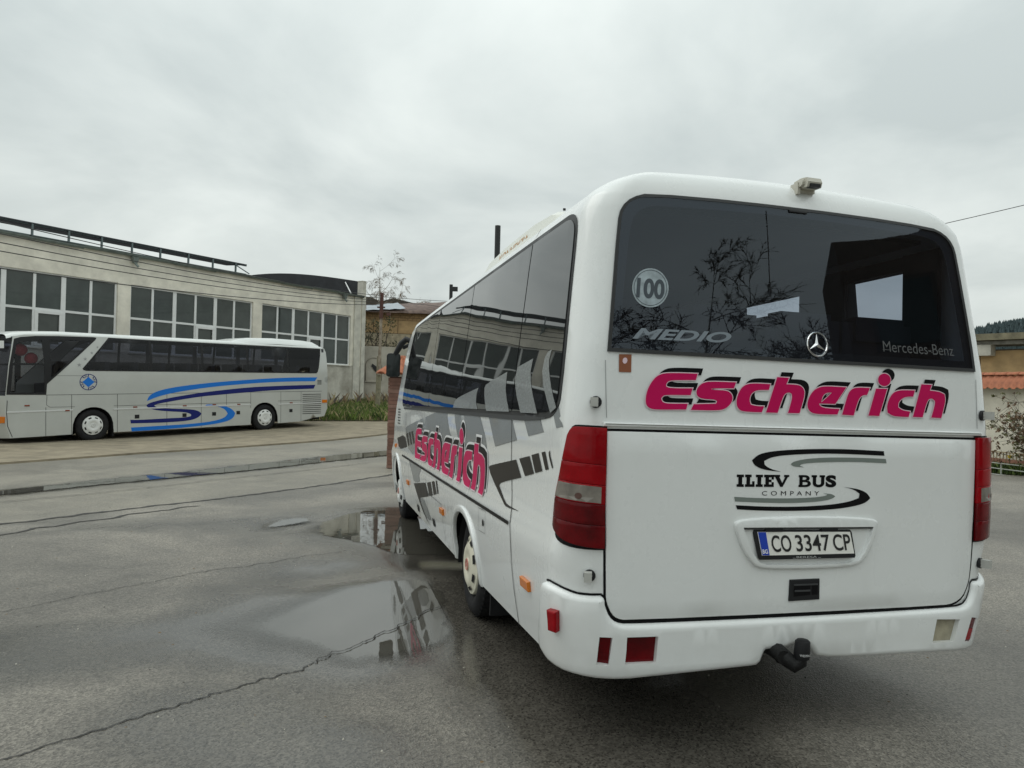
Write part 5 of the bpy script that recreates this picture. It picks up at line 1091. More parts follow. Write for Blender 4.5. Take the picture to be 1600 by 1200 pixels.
WEND=YWN(7.35); RWC,FWC=YWN(2.15),YWN(6.48); ZTOP=2.48
rw=smooth_poly([(-1.02,1.745),(-1.02,1.90),(-1.025,2.33),(-1.013,2.40),(-.976,2.445),(-.905,2.472),(-.374,2.488),(.374,2.488),(.905,2.472),(.976,2.445),(1.013,2.40),(1.025,2.33),(1.03,1.9),(1.025,1.745)],1,60)
frit=smooth_poly([(-.972,1.79),(-.968,2.1),(-.962,2.30),(-.945,2.37),(-.892,2.415),(-.8,2.43),(0,2.452),(.8,2.43),(.892,2.415),(.945,2.37),(.962,2.3),(.975,1.9),(.975,1.79)],1,60)
# right-hand windows that one looks through
rwin=[[(YWN(.46),1.5),(YWN(.93),1.5),(YWN(.93),2.338),(YWN(.46),2.338)],[(YWN(1.37),1.5),(YWN(2.42),1.5),(YWN(2.42),2.338),(YWN(1.37),2.338)]]
mb=MB(); bot=[]
def sidebottom(s):
    L=[(YWN(.35),.335)]+[(RWC-.41,.31)]+archpts(RWC,.40,.72,.305)[1:-1]+[(RWC+.41,.305)]+[(YWN(4.5),.305)]+[(FWC-.45,.305)]+archpts(FWC,.43,.80,.305)[1:-1]+[(FWC+.45,.4)]+[(WEND,.42)]
    return [(s*w,z) for w,z in L]
Ls=sidebottom(-1)
full=Ls[::-1][::1]
cor=list(np.linspace(A0-.03,A0+LA+.03,9))
outl=[(-WEND,ZTOP)]+Ls[::-1]+[(-w,.36) for w in cor[::-1]]+[(-.95,.46),(0,.46),(.95,.46)]+[(w,.36) for w in cor]+sidebottom(1)+[(WEND,ZTOP)]+[(w,ZTOP) for w in cor[::-1]]+[(-w,ZTOP) for w in cor]
exb=np.array([(s*w,z) for s in(-1,1) for w in cor for z in np.arange(.42,2.47,.06)])
patch(mb,bmapn,outl,[frit]+rwin,.13,0,0,0,spy=.085,extra=exb)
# front cap
V=[];F=[];zs=np.linspace(.42,2.48,16);n=15
for z in zs:
    h=hw(z);ye=yend(z) if z<2.48 else yend(2.48)
    for k in range(n):
        t=-1+2*k/(n-1); V.append((h*t,ye+.38*(1-abs(t)**3.2),z))
for i in range(15):
    for k in range(n-1): F.append((i*n+k+1,i*n+k,(i+1)*n+k,(i+1)*n+k+1))
mb.add(V,F)
# roof
def roof(y_s,k):  # ring k: inset profile
    pass
ws=[tuple(q)[0] for q in resample(outl,.13)[::-1] if abs(q[1]-ZTOP)<1e-9]
ws=sorted(ws+[WEND])
ws=[w for i,w in enumerate(ws) if i==0 or w-ws[i-1]>1e-6]
def roof_ring(ds,dr,zs_,zr_,first=False):
    out=[]; h0=hw(ZTOP); ye=yend(ZTOP); hx=h0-ds; ry=y0(ZTOP)+dr; r_=RC+.45*max(ds,dr); 
    for w in ws:
        if first: out.append(bmap(w,ZTOP)); continue
        s_=-1 if w<0 else 1; u=abs(w)
        zr=zr_-.016*((min(u,A0)/.95)**2-.6)*min(1,(zr_-2.48)/.1)
        if u<=A0: out.append(np.array([w/A0*(hx-r_),ry,zr]))
        elif u<=A0+LA:
            t=(u-A0)/RC; k=math.cos(t)**2; out.append(np.array([s_*(hx-r_+r_*math.sin(t)),ry+r_*(1-math.cos(t)),zr*k+zs_*(1-k)]))
        else:
            b=bmap(w,ZTOP)[1]; q=(b-(y0(ZTOP)+RC))/(ye-(y0(ZTOP)+RC)); out.append(np.array([s_*hx,ry+r_+q*(ye-.3*ds-ry-r_),zs_]))
    for t in np.linspace(1,-1,17)[1:-1]: out.append(np.array([hx*t,ye+.38*(1-abs(t)**3.2)-ds,zs_]) if not first else np.array([h0*t,ye+.38*(1-abs(t)**3.2),ZTOP]))
    return out
rings=[roof_ring(0,0,ZTOP,ZTOP,True)]; n=len(rings[0])
for ds,zs_,dr_,zr_ in ((.012,2.492,.006,2.506),(.03,2.511,.016,2.54),(.07,2.541,.038,2.584),(.13,2.576,.072,2.619),(.2,2.603,.125,2.644),(.28,2.622,.19,2.657),(.36,2.636,.27,2.664)): rings.append(roof_ring(ds,dr_,zs_,zr_))
PL=np.array([p[:2] for p in rings[-1]])
for s_ in (.85,.65,.4,.15):
    c=np.c_[PL[:,0]*s_,(PL[:,1]-3.2)*(1-(1-s_)*.85)+3.2]
    rings.append([np.array([x,y,(r[2])*s_+2.685*(1-s_)+.012*s_*(1-s_)]) for (x,y),r in zip(c,rings[-1] if s_==.85 else rings[-1])])
V=[p for r in rings for p in r]
F=[(i*n+k,i*n+(k+1)%n,(i+1)*n+(k+1)%n,(i+1)*n+k) for i in range(len(rings)-1) for k in range(n)]; F.append(tuple((len(rings)-1)*n+k for k in range(n)))
mb.add(V,F)
body=mb.build('body',PAINT,bus); weld(body,.002,True,42)
# dark lining and the seats inside
mb=MB(); yb=.22
mb.box((-1.0,yb,.62),(1.0,6.6,.70)); mb.box((-.92,yb+.05,2.44),(.92,6.0,2.46)); mb.box((-1.03,yb+.02,.7),(-.99,6.4,2.44)); mb.box((-.99,6.1,.7),(.99,6.15,2.42))
for y0_,y1_ in ((yb,.46),(.93,1.37),(2.42,6.3)): mb.box((.985,y0_,.7),(1.01,y1_,2.42))
for y0_,y1_ in ((.46,.93),(1.37,2.42)): mb.box((1.0,y0_,2.338),(1.02,y1_,2.42)); mb.box((1.0,y0_,.7),(1.05,y1_,1.5))
mb.box((-.99,.16,.7),(.99,.2,1.78))
mb.build('interior_lining',LINER,bus)
SEATC=M('bus_seat_cloth',(.035,.033,.04),.95)
for i in range(4):
    mb=MB()
    for x in (-.95,-.48,.03,.5):
        y=.36+i*.82; mb.box((x,y,1.2),(x+.45,y+.1,2.0-.06*(i>0))); mb.box((x+.07,y-.02,1.9),(x+.38,y+.09,2.03-.06*(i>0))); mb.box((x,y+.1,1.1),(x+.45,y+.5,1.25))
    o=mb.build('seat',SEATC,bus)
mb=MB(); mb.box((-.9,.2,1.72),(.95,.35,1.765)); mb.build('parcel_shelf',M('shelf_cloth',(.06,.06,.062),.9),bus)
# rear window
mb=MB(); patch(mb,SN,rw,[frit],.12,.0015,0,0,0); rf=mb.build('rear_window',M('window_frit',(.02,.021,.024),.35),bus)
mb=MB(); patch(mb,SN,offset_poly(rw,-.008),(),.12,.007,0,0,0); g_=mb.build('pane',RWG,rf,True)
mb=MB(); patch(mb,SN,offset_poly(rw,.006),[offset_poly(rw,-.009)],.12,.009,.01,0,0); mb.build('rubber_seal',GAPG,rf)
mb=MB(); patch(mb,SN,strip_poly([(-.2,2.46),(-.19,2.3),(-.185,2.04)],.004),(),.2,.0085,interior=False); mb.build('aerial_wire',BLKF,rf)
# side glazing, left: black band, five panes
sw=smooth_poly([(-1.262,2.0),(-1.262,2.29),(-1.275,2.352),(-1.315,2.392),(-1.38,2.418),(-1.48,2.428),(-3.6,2.432),(-5.2,2.432),(-6.9,2.43),(-7.0,2.40),(-7.22,2.06),(-7.35,1.6),(-7.34,1.5),(-7.2,1.433),(-3.3,1.433),(-1.50,1.43),(-1.37,1.441),(-1.291,1.478),(-1.257,1.54)],1,50)
mb=MB(); patch(mb,SN,sw,(),.14,.004,.004); sg=mb.build('side_window_band',GAPG,bus,True)
inn=offset_poly(sw,-.03)
ed_=[-9,-6.86,-5.145,-3.60,-2.055,-1.0]
for i in range(5):
    p=clip(inn,ed_[i]+.008,ed_[i+1]-.008); mb=MB(); patch(mb,SN,p,(),.14,.009,.005); mb.build('pane',SIDEG,sg,True,40)
# the black gasket line under the windows
mb=MB(); patch(mb,SN,[(-7.1,1.415),(-1.85,1.413),(-1.60,1.422),(-1.45,1.434),(-1.45,1.438),(-7.1,1.438)],(),.3,.007,.006,interior=False); mb.build('window_gasket',M('grey_gasket',(.05,.053,.056),.5),sg)
# right side: plain tinted panes
mb=MB()
for r in rwin: patch(mb,SN,offset_poly(r,.01),(),.2,.006)
mb.build('right_window',glassmat('clear_side_glass',(.85,.87,.88),.01,1.45),bus,True)
mb=MB(); patch(mb,SN,[(YWN(2.5),1.45),(YWN(6.2),1.45),(YWN(5.9),2.43),(YWN(2.5),2.43)],(),.2,.006); mb.build('right_window',SIDEG,bus,True)
mb=MB(); V=[];F=[]
for z in np.linspace(1.25,2.42,8):
    h=hw(z)*.97
    for k in range(13): t=-1+2*k/12; V.append((h*t,yend(z)+.385*(1-abs(t*.97)**3.2)+.012,z))
mb.add(V,[(i*13+k+1,i*13+k,(i+1)*13+k,(i+1)*13+k+1) for i in range(7) for k in range(12)]); mb.build('windscreen',SIDEG,bus,True)
# engine/boot door: a gap line and a slightly proud panel
door=smooth_poly([(-1.0,1.396),(-1.0,1.04),(-.986,.69),(-.98,.65),(-.958,.604),(-.932,.582),(-.889,.572),(0,.567),(.818,.568),(.883,.577),(.936,.606),(.968,.665),(.982,.72),(.994,.9),(1.008,1.398)],1,45)
mb=MB(); patch(mb,SN,offset_poly(door,.007),(),.2,.0015); mb.build('door_gap',BLKF,bus)
mb=MB(); patch(mb,SN,offset_poly(door,-.004),(),.16,.007,.007,.004); dr=mb.build('boot_door',PAINT,bus); weld(dr,1e-5,True,50)
# upper panel with window: faint seam lines and moulding bar
def bline(pts,w,m=None,off=.0025,name='panel_gap',sp=.08,parent=None):
    mb=MB(); patch(mb,SN,strip_poly(resample(pts,sp,False),w),(),.5,off,interior=False); return mb.build(name,m or SEAM,parent or bus)
bline([(-1.03,1.70),(-1.0,1.45)],.003,M('faint_seam',(.32,.33,.33),.6)); bline([(1.035,1.70),(1.02,1.45)],.003,MATS['faint_seam'])
mb=MB(); patch(mb,SN,[(-1.017,1.412),(1.036,1.414),(1.036,1.434),(-1.017,1.430)],(),.2,.016,.016,.006); o=mb.build('moulding_bar',PAINT,bus); weld(o,1e-5,True,50)
bline([(-1.01,1.4225),(1.03,1.4245)],.0045,M('moulding_groove',(.22,.22,.20),.6),.0165,'moulding_groove')
# tail lights wrapped round the corners
tl=smooth_poly(T['tail'],1,60); tdiv=T['tail_div']
def mirror(p): return [(-w,z) for w,z in p][::-1]
SMOKE=M('smoky_clear_lens',(.20,.18,.155),.15,nscale=14,namt=.3,coat=.5); REDD=M('dark_red_lens',(.12,.003,.006),.12,spec=.25,nscale=7,namt=.6,col2=(.17,.002,.005))
for s in (0,1):
    mm=(lambda p:p) if s==0 else mirror
    mb=MB(); patch(mb,SN,mm(offset_poly(tl,.008)),(),.06,.003,.0); hs=mb.build('tail_light',BLKF,bus); hs['label']='left tail light wrapped round the corner' if s==0 else 'right tail light seen edge on'
    cuts=[1.5]+[.5*(d[0][1]+d[-1][1]) for d in tdiv]+[.8]
    def clipz(poly,z0,z1): 
        p=[(b,a) for a,b in poly]; p=clip(p,z0,z1); return [(b,a) for a,b in p]
    for i,(m_,nm) in enumerate(((REDL,'red_lens'),(REDL,'red_lens'),(SMOKE,'reversing_lens'),(REDD,'red_lens'),(REDD,'red_lens'))):
        z1_,z0_=cuts[i]-.0006,cuts[i+1]+.0006
        p=clipz(tl,z0_,z1_)
        # lens ribs follow the slanted divisions
        def sl(q): 
            w,z=q; t=min(max((-1.0-w)/.25,0),1); return (w,z+ (.02*t if .85<z<1.39 else 0))
        p=[sl(q) for q in resample(p,.04)] if 0<i<5 or True else p
        mb=MB(); patch(mb,SN,mm(p),(),.05,.022,.02,.002); o=mb.build('red_lens',REDL if i==2 else m_,hs); weld(o,1e-5,True,45)
        if i==2:
            q=[(w,z) for w,z in p]; q=offset_poly(q,-.006); q=[(min(w,-1.024),z) for w,z in q]
            mb=MB(); patch(mb,SN,mm(q),(),.05,.0235,.002,.0); o=mb.build(nm,m_,hs); c=(-1.11,1.112)
            mb=MB(); patch(mb,SN,mm([(c[0]+.014*math.cos(a),c[1]+.014*math.sin(a)) for a in np.linspace(0,6.283,11)[:-1]]),(),.05,.0242,0); mb.build('bulb',M('dull_bulb',(.10,.05,.04),.3),hs)
    for i,(z_,x_) in enumerate(()):
        mb=MB(); c=[(x_+.05*math.cos(a),z_+.035*math.sin(a)) for a in np.linspace(0,6.283,13)[:-1]]; patch(mb,SN,mm(c),(),.03,.0235,.001,0); mb.build('bulb_glow',M('bright_red_lens',(.55,.03,.01),.15,coat=.4),hs)
# bumper
def bump(side=0):
    pass
btop=[(-1.33,.60),(-1.30,.685),(-1.278,.704),(-1.245,.709),(-1.20,.703),(-1.156,.693),(-1.098,.681),(-1.042,.681),(-1.002,.684),(-.988,.672),(-.985,.64),(-.965,.595),(-.936,.57),(-.889,.560),(-.5,.556),(0,.554)]
bbot=[(-1.42,.40),(-1.395,.355),(-1.3,.338),(-1.1,.322),(-.7,.334),(-.3,.346),(-.235,.350),(-.21,.41),(-.20,.418),(-.10,.418),(-.06,.436),(-.02,.44),(.02,.43),(.05,.405),(.075,.366)]
bout=btop+[(-w,z) for w,z in btop[::-1][1:]]+[(1.42,.40),(1.395,.36),(1.3,.348),(1.1,.346),(.7,.352),(.3,.356)]+bbot[::-1]
bout=smooth_poly(bout,1,70)
fogL=[(-.889,.508),(-.75,.505),(-.758,.40),(-.891,.402)]; fogR=[(.752,.511),(.883,.505),(.851,.407),(.728,.407)]
narL=[(-.998,.513),(-.957,.511),(-.962,.397),(-1.0,.399)]; narR=[(.965,.511),(1.012,.503),(.975,.396),(.926,.402)]
mb=MB(); patch(mb,SN,bout,[smooth_poly(offset_poly(h,.004),1,20) for h in (fogL,fogR,narL,narR)],.07,.034,.034,.022); bu=mb.build('bumper',PAINT,bus); weld(bu,1e-5,True,55)
bline([(w,z+.006) for w,z in btop[2:]],.010,BLKF,.003,'bumper_gap',.04); bline([(-w,z+.006) for w,z in btop[2:]],.010,BLKF,.003,'bumper_gap',.04)
for p,m_,nm,lb in ((fogL,REDD,'fog_light','red rear fog light'),(fogR,M('dirty_clear_lens',(.33,.30,.22),.25,nscale=12,namt=.3),'reversing_light','clear dirty reversing light'),(narL,REDD,'reflector','narrow dark red reflector'),(narR,REDD,'reflector','narrow broken red reflector')):
    mb=MB(); patch(mb,SN,offset_poly(p,.004),(),.06,.010 if p is not narR else .026,.004,0); o=mb.build(nm,m_,bu); o['label']=lb
mb=MB(); patch(mb,SN,[(.93,.406),(.972,.402),(.99,.455),(.945,.458)],(),.06,.030,.004); mb.build('broken_reflector',REDL,bu)
# belt: black strip below the rounded ledge, seams
for s in (-1,1):
    bline([(s*6.9,.862),(s*4.2,.858),(s*1.965,.857)],.020,BLKF,.006,'belt_strip',.2)
bline([(-2.065,1.41),(-2.05,1.2),(-2.01,1.0),(-1.985,.93),(-1.955,.89),(-1.936,.85),(-1.925,.72),(-1.922,.52),(-1.925,.32)],.009,SEAM,.003)
bline([(-2.06,2.44),(-2.05,2.49)],.008); bline([(-6.85,1.41),(-6.85,.95)],.005)
bline([(-6.3,.84),(-6.3,.35)],.005); bline([(-4.15,.66),(-4.15,.345)],.005); bline([(-5.0,.8),(-5.0,.345)],.004); bline([(-4.15,.655),(-4.95,.655)],.004)
for p in T['flap'][:4],: bline(list(p)+[p[0]],.004,M('faint_gap',(.2,.2,.2),.6))
c=T['flap'][4]; mb=MB(); patch(mb,SN,[(c[0]+.022*math.cos(a),c[1]-.02+.035*max(-.2,math.sin(a))) for a in np.linspace(0,6.283,15)[:-1]],(),.1,.004); mb.build('flap_latch',BLKF,bus)
for k in (0,1):
    p=T['sq'][4*k:4*k+4]; c=np.mean(p,axis=0); mb=MB(); patch(mb,SN,[(c[0]-.065,c[1]-.035),(c[0]+.065,c[1]-.035),(c[0]+.065,c[1]+.035),(c[0]-.065,c[1]+.035)],(),.1,.005); mb.build('locker_latch',BLKF,bus)
for p in (T['refl'],T['refl2'][0:4],T['refl2'][4:8],T['refl2'][8:12]):
    c=np.mean(p,axis=0); w_,h_=.072,.024
    if c[0]<-7: w_=.05
    mb=MB(); patch(mb,SN,[(c[0]-w_,c[1]-h_),(c[0]+w_,c[1]-h_),(c[0]+w_,c[1]+h_),(c[0]-w_,c[1]+h_)],(),.06,.018,.018,.004); o=mb.build('side_reflector',AMB,bus); weld(o,1e-5,False)
c=np.mean(T['redlamp'],axis=0)+[.022,.0]; mb=MB(); patch(mb,SN,[(c[0]-.02,c[1]-.046),(c[0]+.02,c[1]-.046),(c[0]+.022,c[1]+.046),(c[0]-.022,c[1]+.046)],(),.05,.062,.05,.006); mb.build('corner_marker_lamp',REDL,bus)
# wheel arch lips and wells, wheels
for s in (-1,1):
    for cw_,r_,tp in ((RWC,.40,.72),(FWC,.43,.80)):
        a0=archpts(cw_,r_,tp,.31,26); a1=archpts(cw_,r_+.05,tp+.05,.305,26); ring=[(s*w,z) for w,z in a0+a1[::-1]]
        mb=MB(); patch(mb,SN,ring,(),.07,.016,.03,.01); o=mb.build('wheel_arch',PAINT,bus); weld(o,1e-5,True,50)
        mb=MB(); yc=cw_-A0-LA+RC; V=[];n=19
        for x in (1.12,.7):
            for k in range(n):
                t=math.pi*k/(n-1); V.append((s*x,yc-r_*math.cos(t),.28+(tp-.28)*math.sin(t)**.62))
        mb.add(V,[(k,k+1,n+k+1,n+k) for k in range(n-1)]+[tuple(range(n,2*n))]); mb.build('wheel_well',DARK,bus)
    EMR=M('red_emblem_print',(.55,.22,.18),.5)
    tw=wheel_parts(bus,((s*1.10,2.14,.357),(s,0,0),(0,0,1)),.357,.22,.204,HUBC,8,.035,40,emb=EMR)
    mb=MB(); mb.lathe([(.15,-.48),(.34,-.47),(.357,-.43),(.357,-.30),(.34,-.26),(.15,-.25)],(s*1.10,2.14,.357),(s,0,0),(0,0,1),30); mb.build('inner_tyre',RUB,bus,True,40)
    wheel_parts(bus,((s*1.095,6.48,.357),(s,0,0),(0,0,1)),.357,.22,.204,HUBW,8,.045,40,emb=EMR)
    mb=MB(); mb.box((min(s*1.07,s*.75),1.68,.12),(max(s*1.07,s*.75),1.705,.6)); mb.build('mud_flap',RUB,bus)
mb=MB(); mb.box((-.7,.3,.42),(.7,6.9,.62)); mb.box((-1.04,.3,.45),(1.04,1.65,.6)); mb.box((-1.04,2.6,.40),(1.04,5.95,.6)); mb.box((-.75,1.65,.6),(.75,2.65,.9)); mb.tube([(-.8,2.14,.357),(.8,2.14,.357)],.09,8); mb.tube([(-1,6.48,.357),(1,6.48,.357)],.06,8); mb.box((-.35,.1,.40),(.35,.5,.5)); mb.build('underbody',DARK,bus)
# tow bar with capped ball
TOW=M('greasy_black_steel',(.010,.010,.010),.6,spec=.25,nscale=20,namt=.4,bump=.4,bscale=40)
mb=MB(); mb.box((-.17,.0,.35),(-.03,.25,.44)); mb.tube([(-.1,.12,.40),(-.06,0,.37),(-.03,-.07,.335),(.0,-.11,.31),(.025,-.12,.33),(.03,-.12,.37)],[.055,.05,.045,.042,.036,.03],10); mb.lathe([(.001,0),(.04,.0),(.04,.03),(.001,.03)],(-.065,-.06,.35),(0,-1,0),(0,0,1),10); tb=mb.build('tow_bar',TOW,bus,True,50); tb.scale=(.8,.8,.8); tb.location=(-.100,-.012,.12)
mb=MB(); mb.lathe([(.001,-.035),(.04,-.035),(.043,-.02),(.041,.06),(.03,.07),(.001,.07)],(.032,-.12,.385),(0.05,0,1),(1,0,0),18); mb.build('ball_cap',M('black_rubber_cap',(.010,.010,.011),.6,spec=.25),tb,True,50)
# printed word on the cap is wrapped round its front
v,f=text_fit('WESTFALIA',-.9,.9,.0,.012)
mb=MB(); mb.add([(.032+.0435*math.sin(a),-.12-.0435*math.cos(a),.372+z) for a,z in v],f); mb.build('cap_print',WHT,tb)
# number plate recess, plate
rec=smooth_poly([(-.374,.985),(-.361,1.0),(-.322,1.009),(-.161,1.018),(.01,1.021),(.232,1.015),(.37,1.006),(.4,.996),(.408,.979),(.38,.893),(.348,.833),(.323,.806),(.294,.789),(.237,.780),(.0,.775),(-.203,.781),(-.256,.792),(-.284,.815),(-.325,.865),(-.355,.93)],1,60)
reci=[(-.33,.972),(.378,.967),(.354,.894),(.33,.848),(.298,.810),(.236,.797),(.0,.795),(-.203,.801),(-.244,.814),(-.285,.864),(-.31,.92)]
mb=MB(); patch(mb,SN,rec,[reci],.06,.024,.018,.008); rp=mb.build('plate_surround',PAINT,dr); weld(rp,1e-5,True,45)
mb=MB()
def recmap(w,z):
    # floor of the recess slopes in towards its top
    p,n=SN(w,z); return p+np.array([0,.03*np.clip((z-.80)/.17,0,1)-.008,0]),n
patch(mb,recmap,offset_poly(reci,.004),(),.05,.0); mb.build('recess_floor',PAINT,dr,True)
mb=MB(); patch(mb,SN,[(-.33,.962),(.375,.958),(.378,.967),(-.33,.972)],(),.2,.020,.03); mb.build('recess_shade_strip',M('painted_recess_shade',(.05,.05,.05),.7),dr)  # dark strip painted in for the shade under the recess top
for x in (-.17,.13):
    mb=MB(); mb.box((x-.045,-.024,.952),(x+.045,.01,.966)); mb.build('plate_lamp',BLK,dr)
def pm(w,z): return np.array([w,.012*((z-.84)/.1)-.024,z]),np.array([0,-1.,.1])
PY=lambda a,b:(a,b)
mb=MB(); pf=[(-.268,.959),(.252,.953),(.26,.94),(.272,.832),(.266,.824),(-.244,.826),(-.25,.834),(-.272,.945)]; patch(mb,pm,pf,(),.2,.006,.012,.003,interior=False); pl=mb.build('plate_holder',BLK,dr)
PLW=M('reflective_white',(.80,.79,.74),.35); mb=MB(); pw=[(-.256,.950),(.246,.944),(.262,.844),(-.238,.845)]; patch(mb,pm,pw,(),.2,.0085,0,interior=False); np_=mb.build('number_plate',PLW,dr)
mb=MB(); patch(mb,pm,[(-.253,.949),(-.212,.9485),(-.198,.846),(-.236,.8465)],(),.2,.0095,0,interior=False)
mb.build('blue_band',M('eu_blue',(.012,.05,.42),.35),np_)
def shx(v,zr=.845): return [(x-(z-zr)*.12,z) for x,z in v]
mb=MB()
for s_,x0,x1 in (('CO',-.186,-.082),('3347',-.058,.128),('CP',.146,.243)):
    v,f=text_fit(s_,x0,x1,.859,.934,offset=.012); v=shx(v,.90); puttext(mb,pm,v,f,.0105)
for t in np.linspace(0,5.2,6): pass
mb.build('plate_characters',M('plate_black',(.01,.01,.01),.5),np_)
mb=MB(); v,f=text_fit('BG',-.235,-.207,.853,.872,offset=.02); puttext(mb,pm,shx(v,.862),f,.0105); mb.build('country_letters',WHT,np_)
mb=MB(); v,f=text_fit('BERESA',-.055,.055,.8285,.838); puttext(mb,pm,v,f,.0075); v,f=text_fit('_',-.075,-.06,.829,.8305); puttext(mb,pm,v,f,.0075); puttext(mb,pm,v+[.137,0],f,.0075); mb.build('holder_lettering',M('grey_lettering',(.42,.43,.42),.5),pl)
# door handle
mb=MB(); patch(mb,SN,smooth_poly([(-.073,.727),(.087,.728),(.088,.631),(-.077,.629)],2,10),(),.03,.016,.012,.004); hd_=mb.build('door_handle',BLK,dr)
mb=MB(); patch(mb,SN,[(-.055,.70),(.035,.70),(.035,.655),(-.055,.65)],(),.05,.0165,0); patch(mb,SN,[(.042,.70),(.075,.70),(.075,.655),(.042,.655)],(),.05,.0165,0); mb.build('handle_recess',BLKF,hd_); mb=MB(); patch(mb,SN,[(-.055,.70),(.075,.70),(.075,.707),(-.055,.707)],(),.05,.0185,.003); patch(mb,SN,[(-.05,.672),(.033,.672),(.033,.68),(-.05,.68)],(),.05,.0195,.004); mb.build('handle_rib',M('grey_black_plastic',(.05,.052,.055),.4),hd_)
# company logo on the door
for k,m_ in (('top',BLKF),('bot',BLKF),('topg',M('grey_logo_film',(.19,.22,.20),.4)),('botg',M('grey_logo_film',(.19,.22,.20),.4))):
    mb=MB(); patch(mb,SN,smooth_poly(DATA['logo'][k],2,60),(),.15,.0085,interior=False); mb.build('logo_swoosh',m_,dr)
mb=MB(); XH=.056; Z0=1.154
def slab(x,parts):
    for a,b,c,d in parts: patch(mb,SN,[(x+a,Z0+b),(x+c,Z0+b),(x+c,Z0+d),(x+a,Z0+d)],(),.3,.0085,interior=False)
def letter_I(x): slab(x,[(0,0,.037,.012),(0,.044,.037,.056),(.0085,.0115,.0285,.0445)])
letter_I(-.361); letter_I(-.262)
slab(-.318,[(0,0,.050,.012),(0,.044,.034,.056),(.0075,.0115,.0265,.0445),(.037,.0115,.050,.026)])
slab(-.219,[(0,0,.052,.012),(0,.044,.052,.056),(.0075,.0115,.0265,.0445),(.026,.022,.040,.034),(.040,.0115,.052,.022),(.040,.034,.052,.0445)])
vx=-.168
for q in ([(0,.056),(.034,.056),(.034,.046),(.030,.046),(.046,.019),(.043,0),(.036,0),(.007,.046),(0,.046)],[(.083,.056),(.055,.056),(.055,.046),(.061,.046),(.046,.019),(.043,0),(.048,0),(.076,.046),(.083,.046)]): patch(mb,SN,[(vx+a,Z0+b) for a,b in q],(),.3,.0085,interior=False)
v,f=text_fit('B',-.030,.033,Z0,Z0+.056,offset=.024); puttext(mb,SN,v,f,.0085); slab(-.034,[(0,0,.016,.010),(0,.046,.016,.056)])
v,f=text_fit('U',.043,.107,Z0-.001,Z0+.052,offset=.05); puttext(mb,SN,v,f,.0085); slab(.036,[(0,.046,.03,.056),(.044,.046,.074,.056)])
v,f=text_fit('S',.114,.173,Z0-.001,Z0+.057,offset=.055); puttext(mb,SN,v,f,.0085)
lt=mb.build('company_name',BLKF,dr)
mb=MB(); v,f=text_fit('COMPANY',-.228,.079,1.115,1.135,offset=0,spacing=1.75); puttext(mb,SN,v,f,.0085); mb.build('company_lettering',BLKF,dr)
# big magenta lettering, rear and left side
GL_=DATA['glyph']
def lettering(fm,name,dx,xf=lambda p:p,rear_=True):
    glyphs=[(k,smooth_poly(v,2,50)) for k,v in GL_.items() if k!='ehole']; eh=smooth_poly(GL_['ehole'],1,40)
    def place(p,o=(0,0)): return [xf((a+o[0],b+o[1])) for a,b in p]
    lv=(.0015,.0025,.0032,.0045) if rear_ else (.003,.0045,.006,.0075); SP,IT=(.3,False) if rear_ else (.035,True)
    mb=MB()
    for k,p in glyphs:
        h=[place(offset_poly(eh,-.003),dx)] if k=='e' else []
        patch(mb,fm,place(offset_poly(p,.001),dx),h,SP,lv[1]+.0015,interior=IT,mi=1)
        hp=[place(offset_poly(eh,-.004))] if k=='e' else []
        if not rear_: patch(mb,fm,place(offset_poly(p,.010),dx),[],SP,lv[0]+.001,interior=IT,mi=3)
        patch(mb,fm,place(offset_poly(p,.0042)),hp,SP,lv[2]+.0022,interior=IT,mi=2)
        patch(mb,fm,place(p),[place(eh)] if k=='e' else [],SP,lv[3]+.0022,interior=IT,mi=0)
    return mb.build(name,[MAG,BLKF,PINK,WHT],bus)
lettering(SN,'rear_lettering',(.0265,.024))
Af=np.array(DATA['saff'])
def sx(p): return tuple(Af[:,:2]@np.array(p)+Af[:,2])
# stripes under the lettering
NL=[i for i in range(0)]
for k,p in DATA['stripe']:
    m_={'grey':GREYP,'glass':GGL,'dark':DKG}[k]; q=smooth_poly(p,1,35)
    mb=MB(); patch(mb,SN,q,(),.2,.0105 if k=='glass' else .002 if k=='grey' else .003); mb.build('stripe_print',m_,bus,True)
lettering(SN,'side_lettering',(.0265,.024),sx,False)
# stickers and lettering in the rear window
def ell(c,rx,rz,n=36): return [(c[0]+rx*math.cos(a),c[1]+rz*math.sin(a)) for a in np.linspace(0,2*math.pi,n+1)[:-1]]
c1=(-.837,2.036); FROST=M('frosted_sticker',(.34,.40,.43),.5,nscale=30,namt=.25)
mb=MB(); patch(mb,SN,ell(c1,.094,.09),(),.05,.0085); st100=mb.build('round_sticker',FROST,rf)
mb=MB(); patch(mb,SN,ell(c1,.086,.083),[ell(c1,.083,.080)],.2,.0092,interior=False)
v,f=text_fit('100',-.908,-.764,1.986,2.078,offset=.035); puttext(mb,SN,v,f,.0092); mb.build('sticker_digits',M('sticker_dark',(.05,.065,.08),.5),st100)
MED=M('pale_window_print',(.20,.235,.27),.5); mb=MB(); v,f=text_fit('MEDIO',-.912,-.405,1.800,1.850,offset=.03,shear=.35); v[:,1]+=(v[:,0]+.912)*.014; puttext(mb,SN,v,f,.0085); mb.build('window_lettering',MED,rf)
mb=MB(); v,f=text_fit('Mercedes-Benz',.463,.905,1.813,1.866,offset=-.004); puttext(mb,SN,v,f,.0085)
for x in (.463,.478,.497,.763): patch(mb,SN,[(x-.004,1.822),(x+.014,1.822),(x+.014,1.8245),(x-.004,1.8245)],(),.2,.0085,interior=False)
mb.build('window_lettering',M('dim_window_print',(.085,.088,.09),.5),rf)
c2=np.array((.068,1.826)); mb=MB(); p_,n_=SN(*c2)
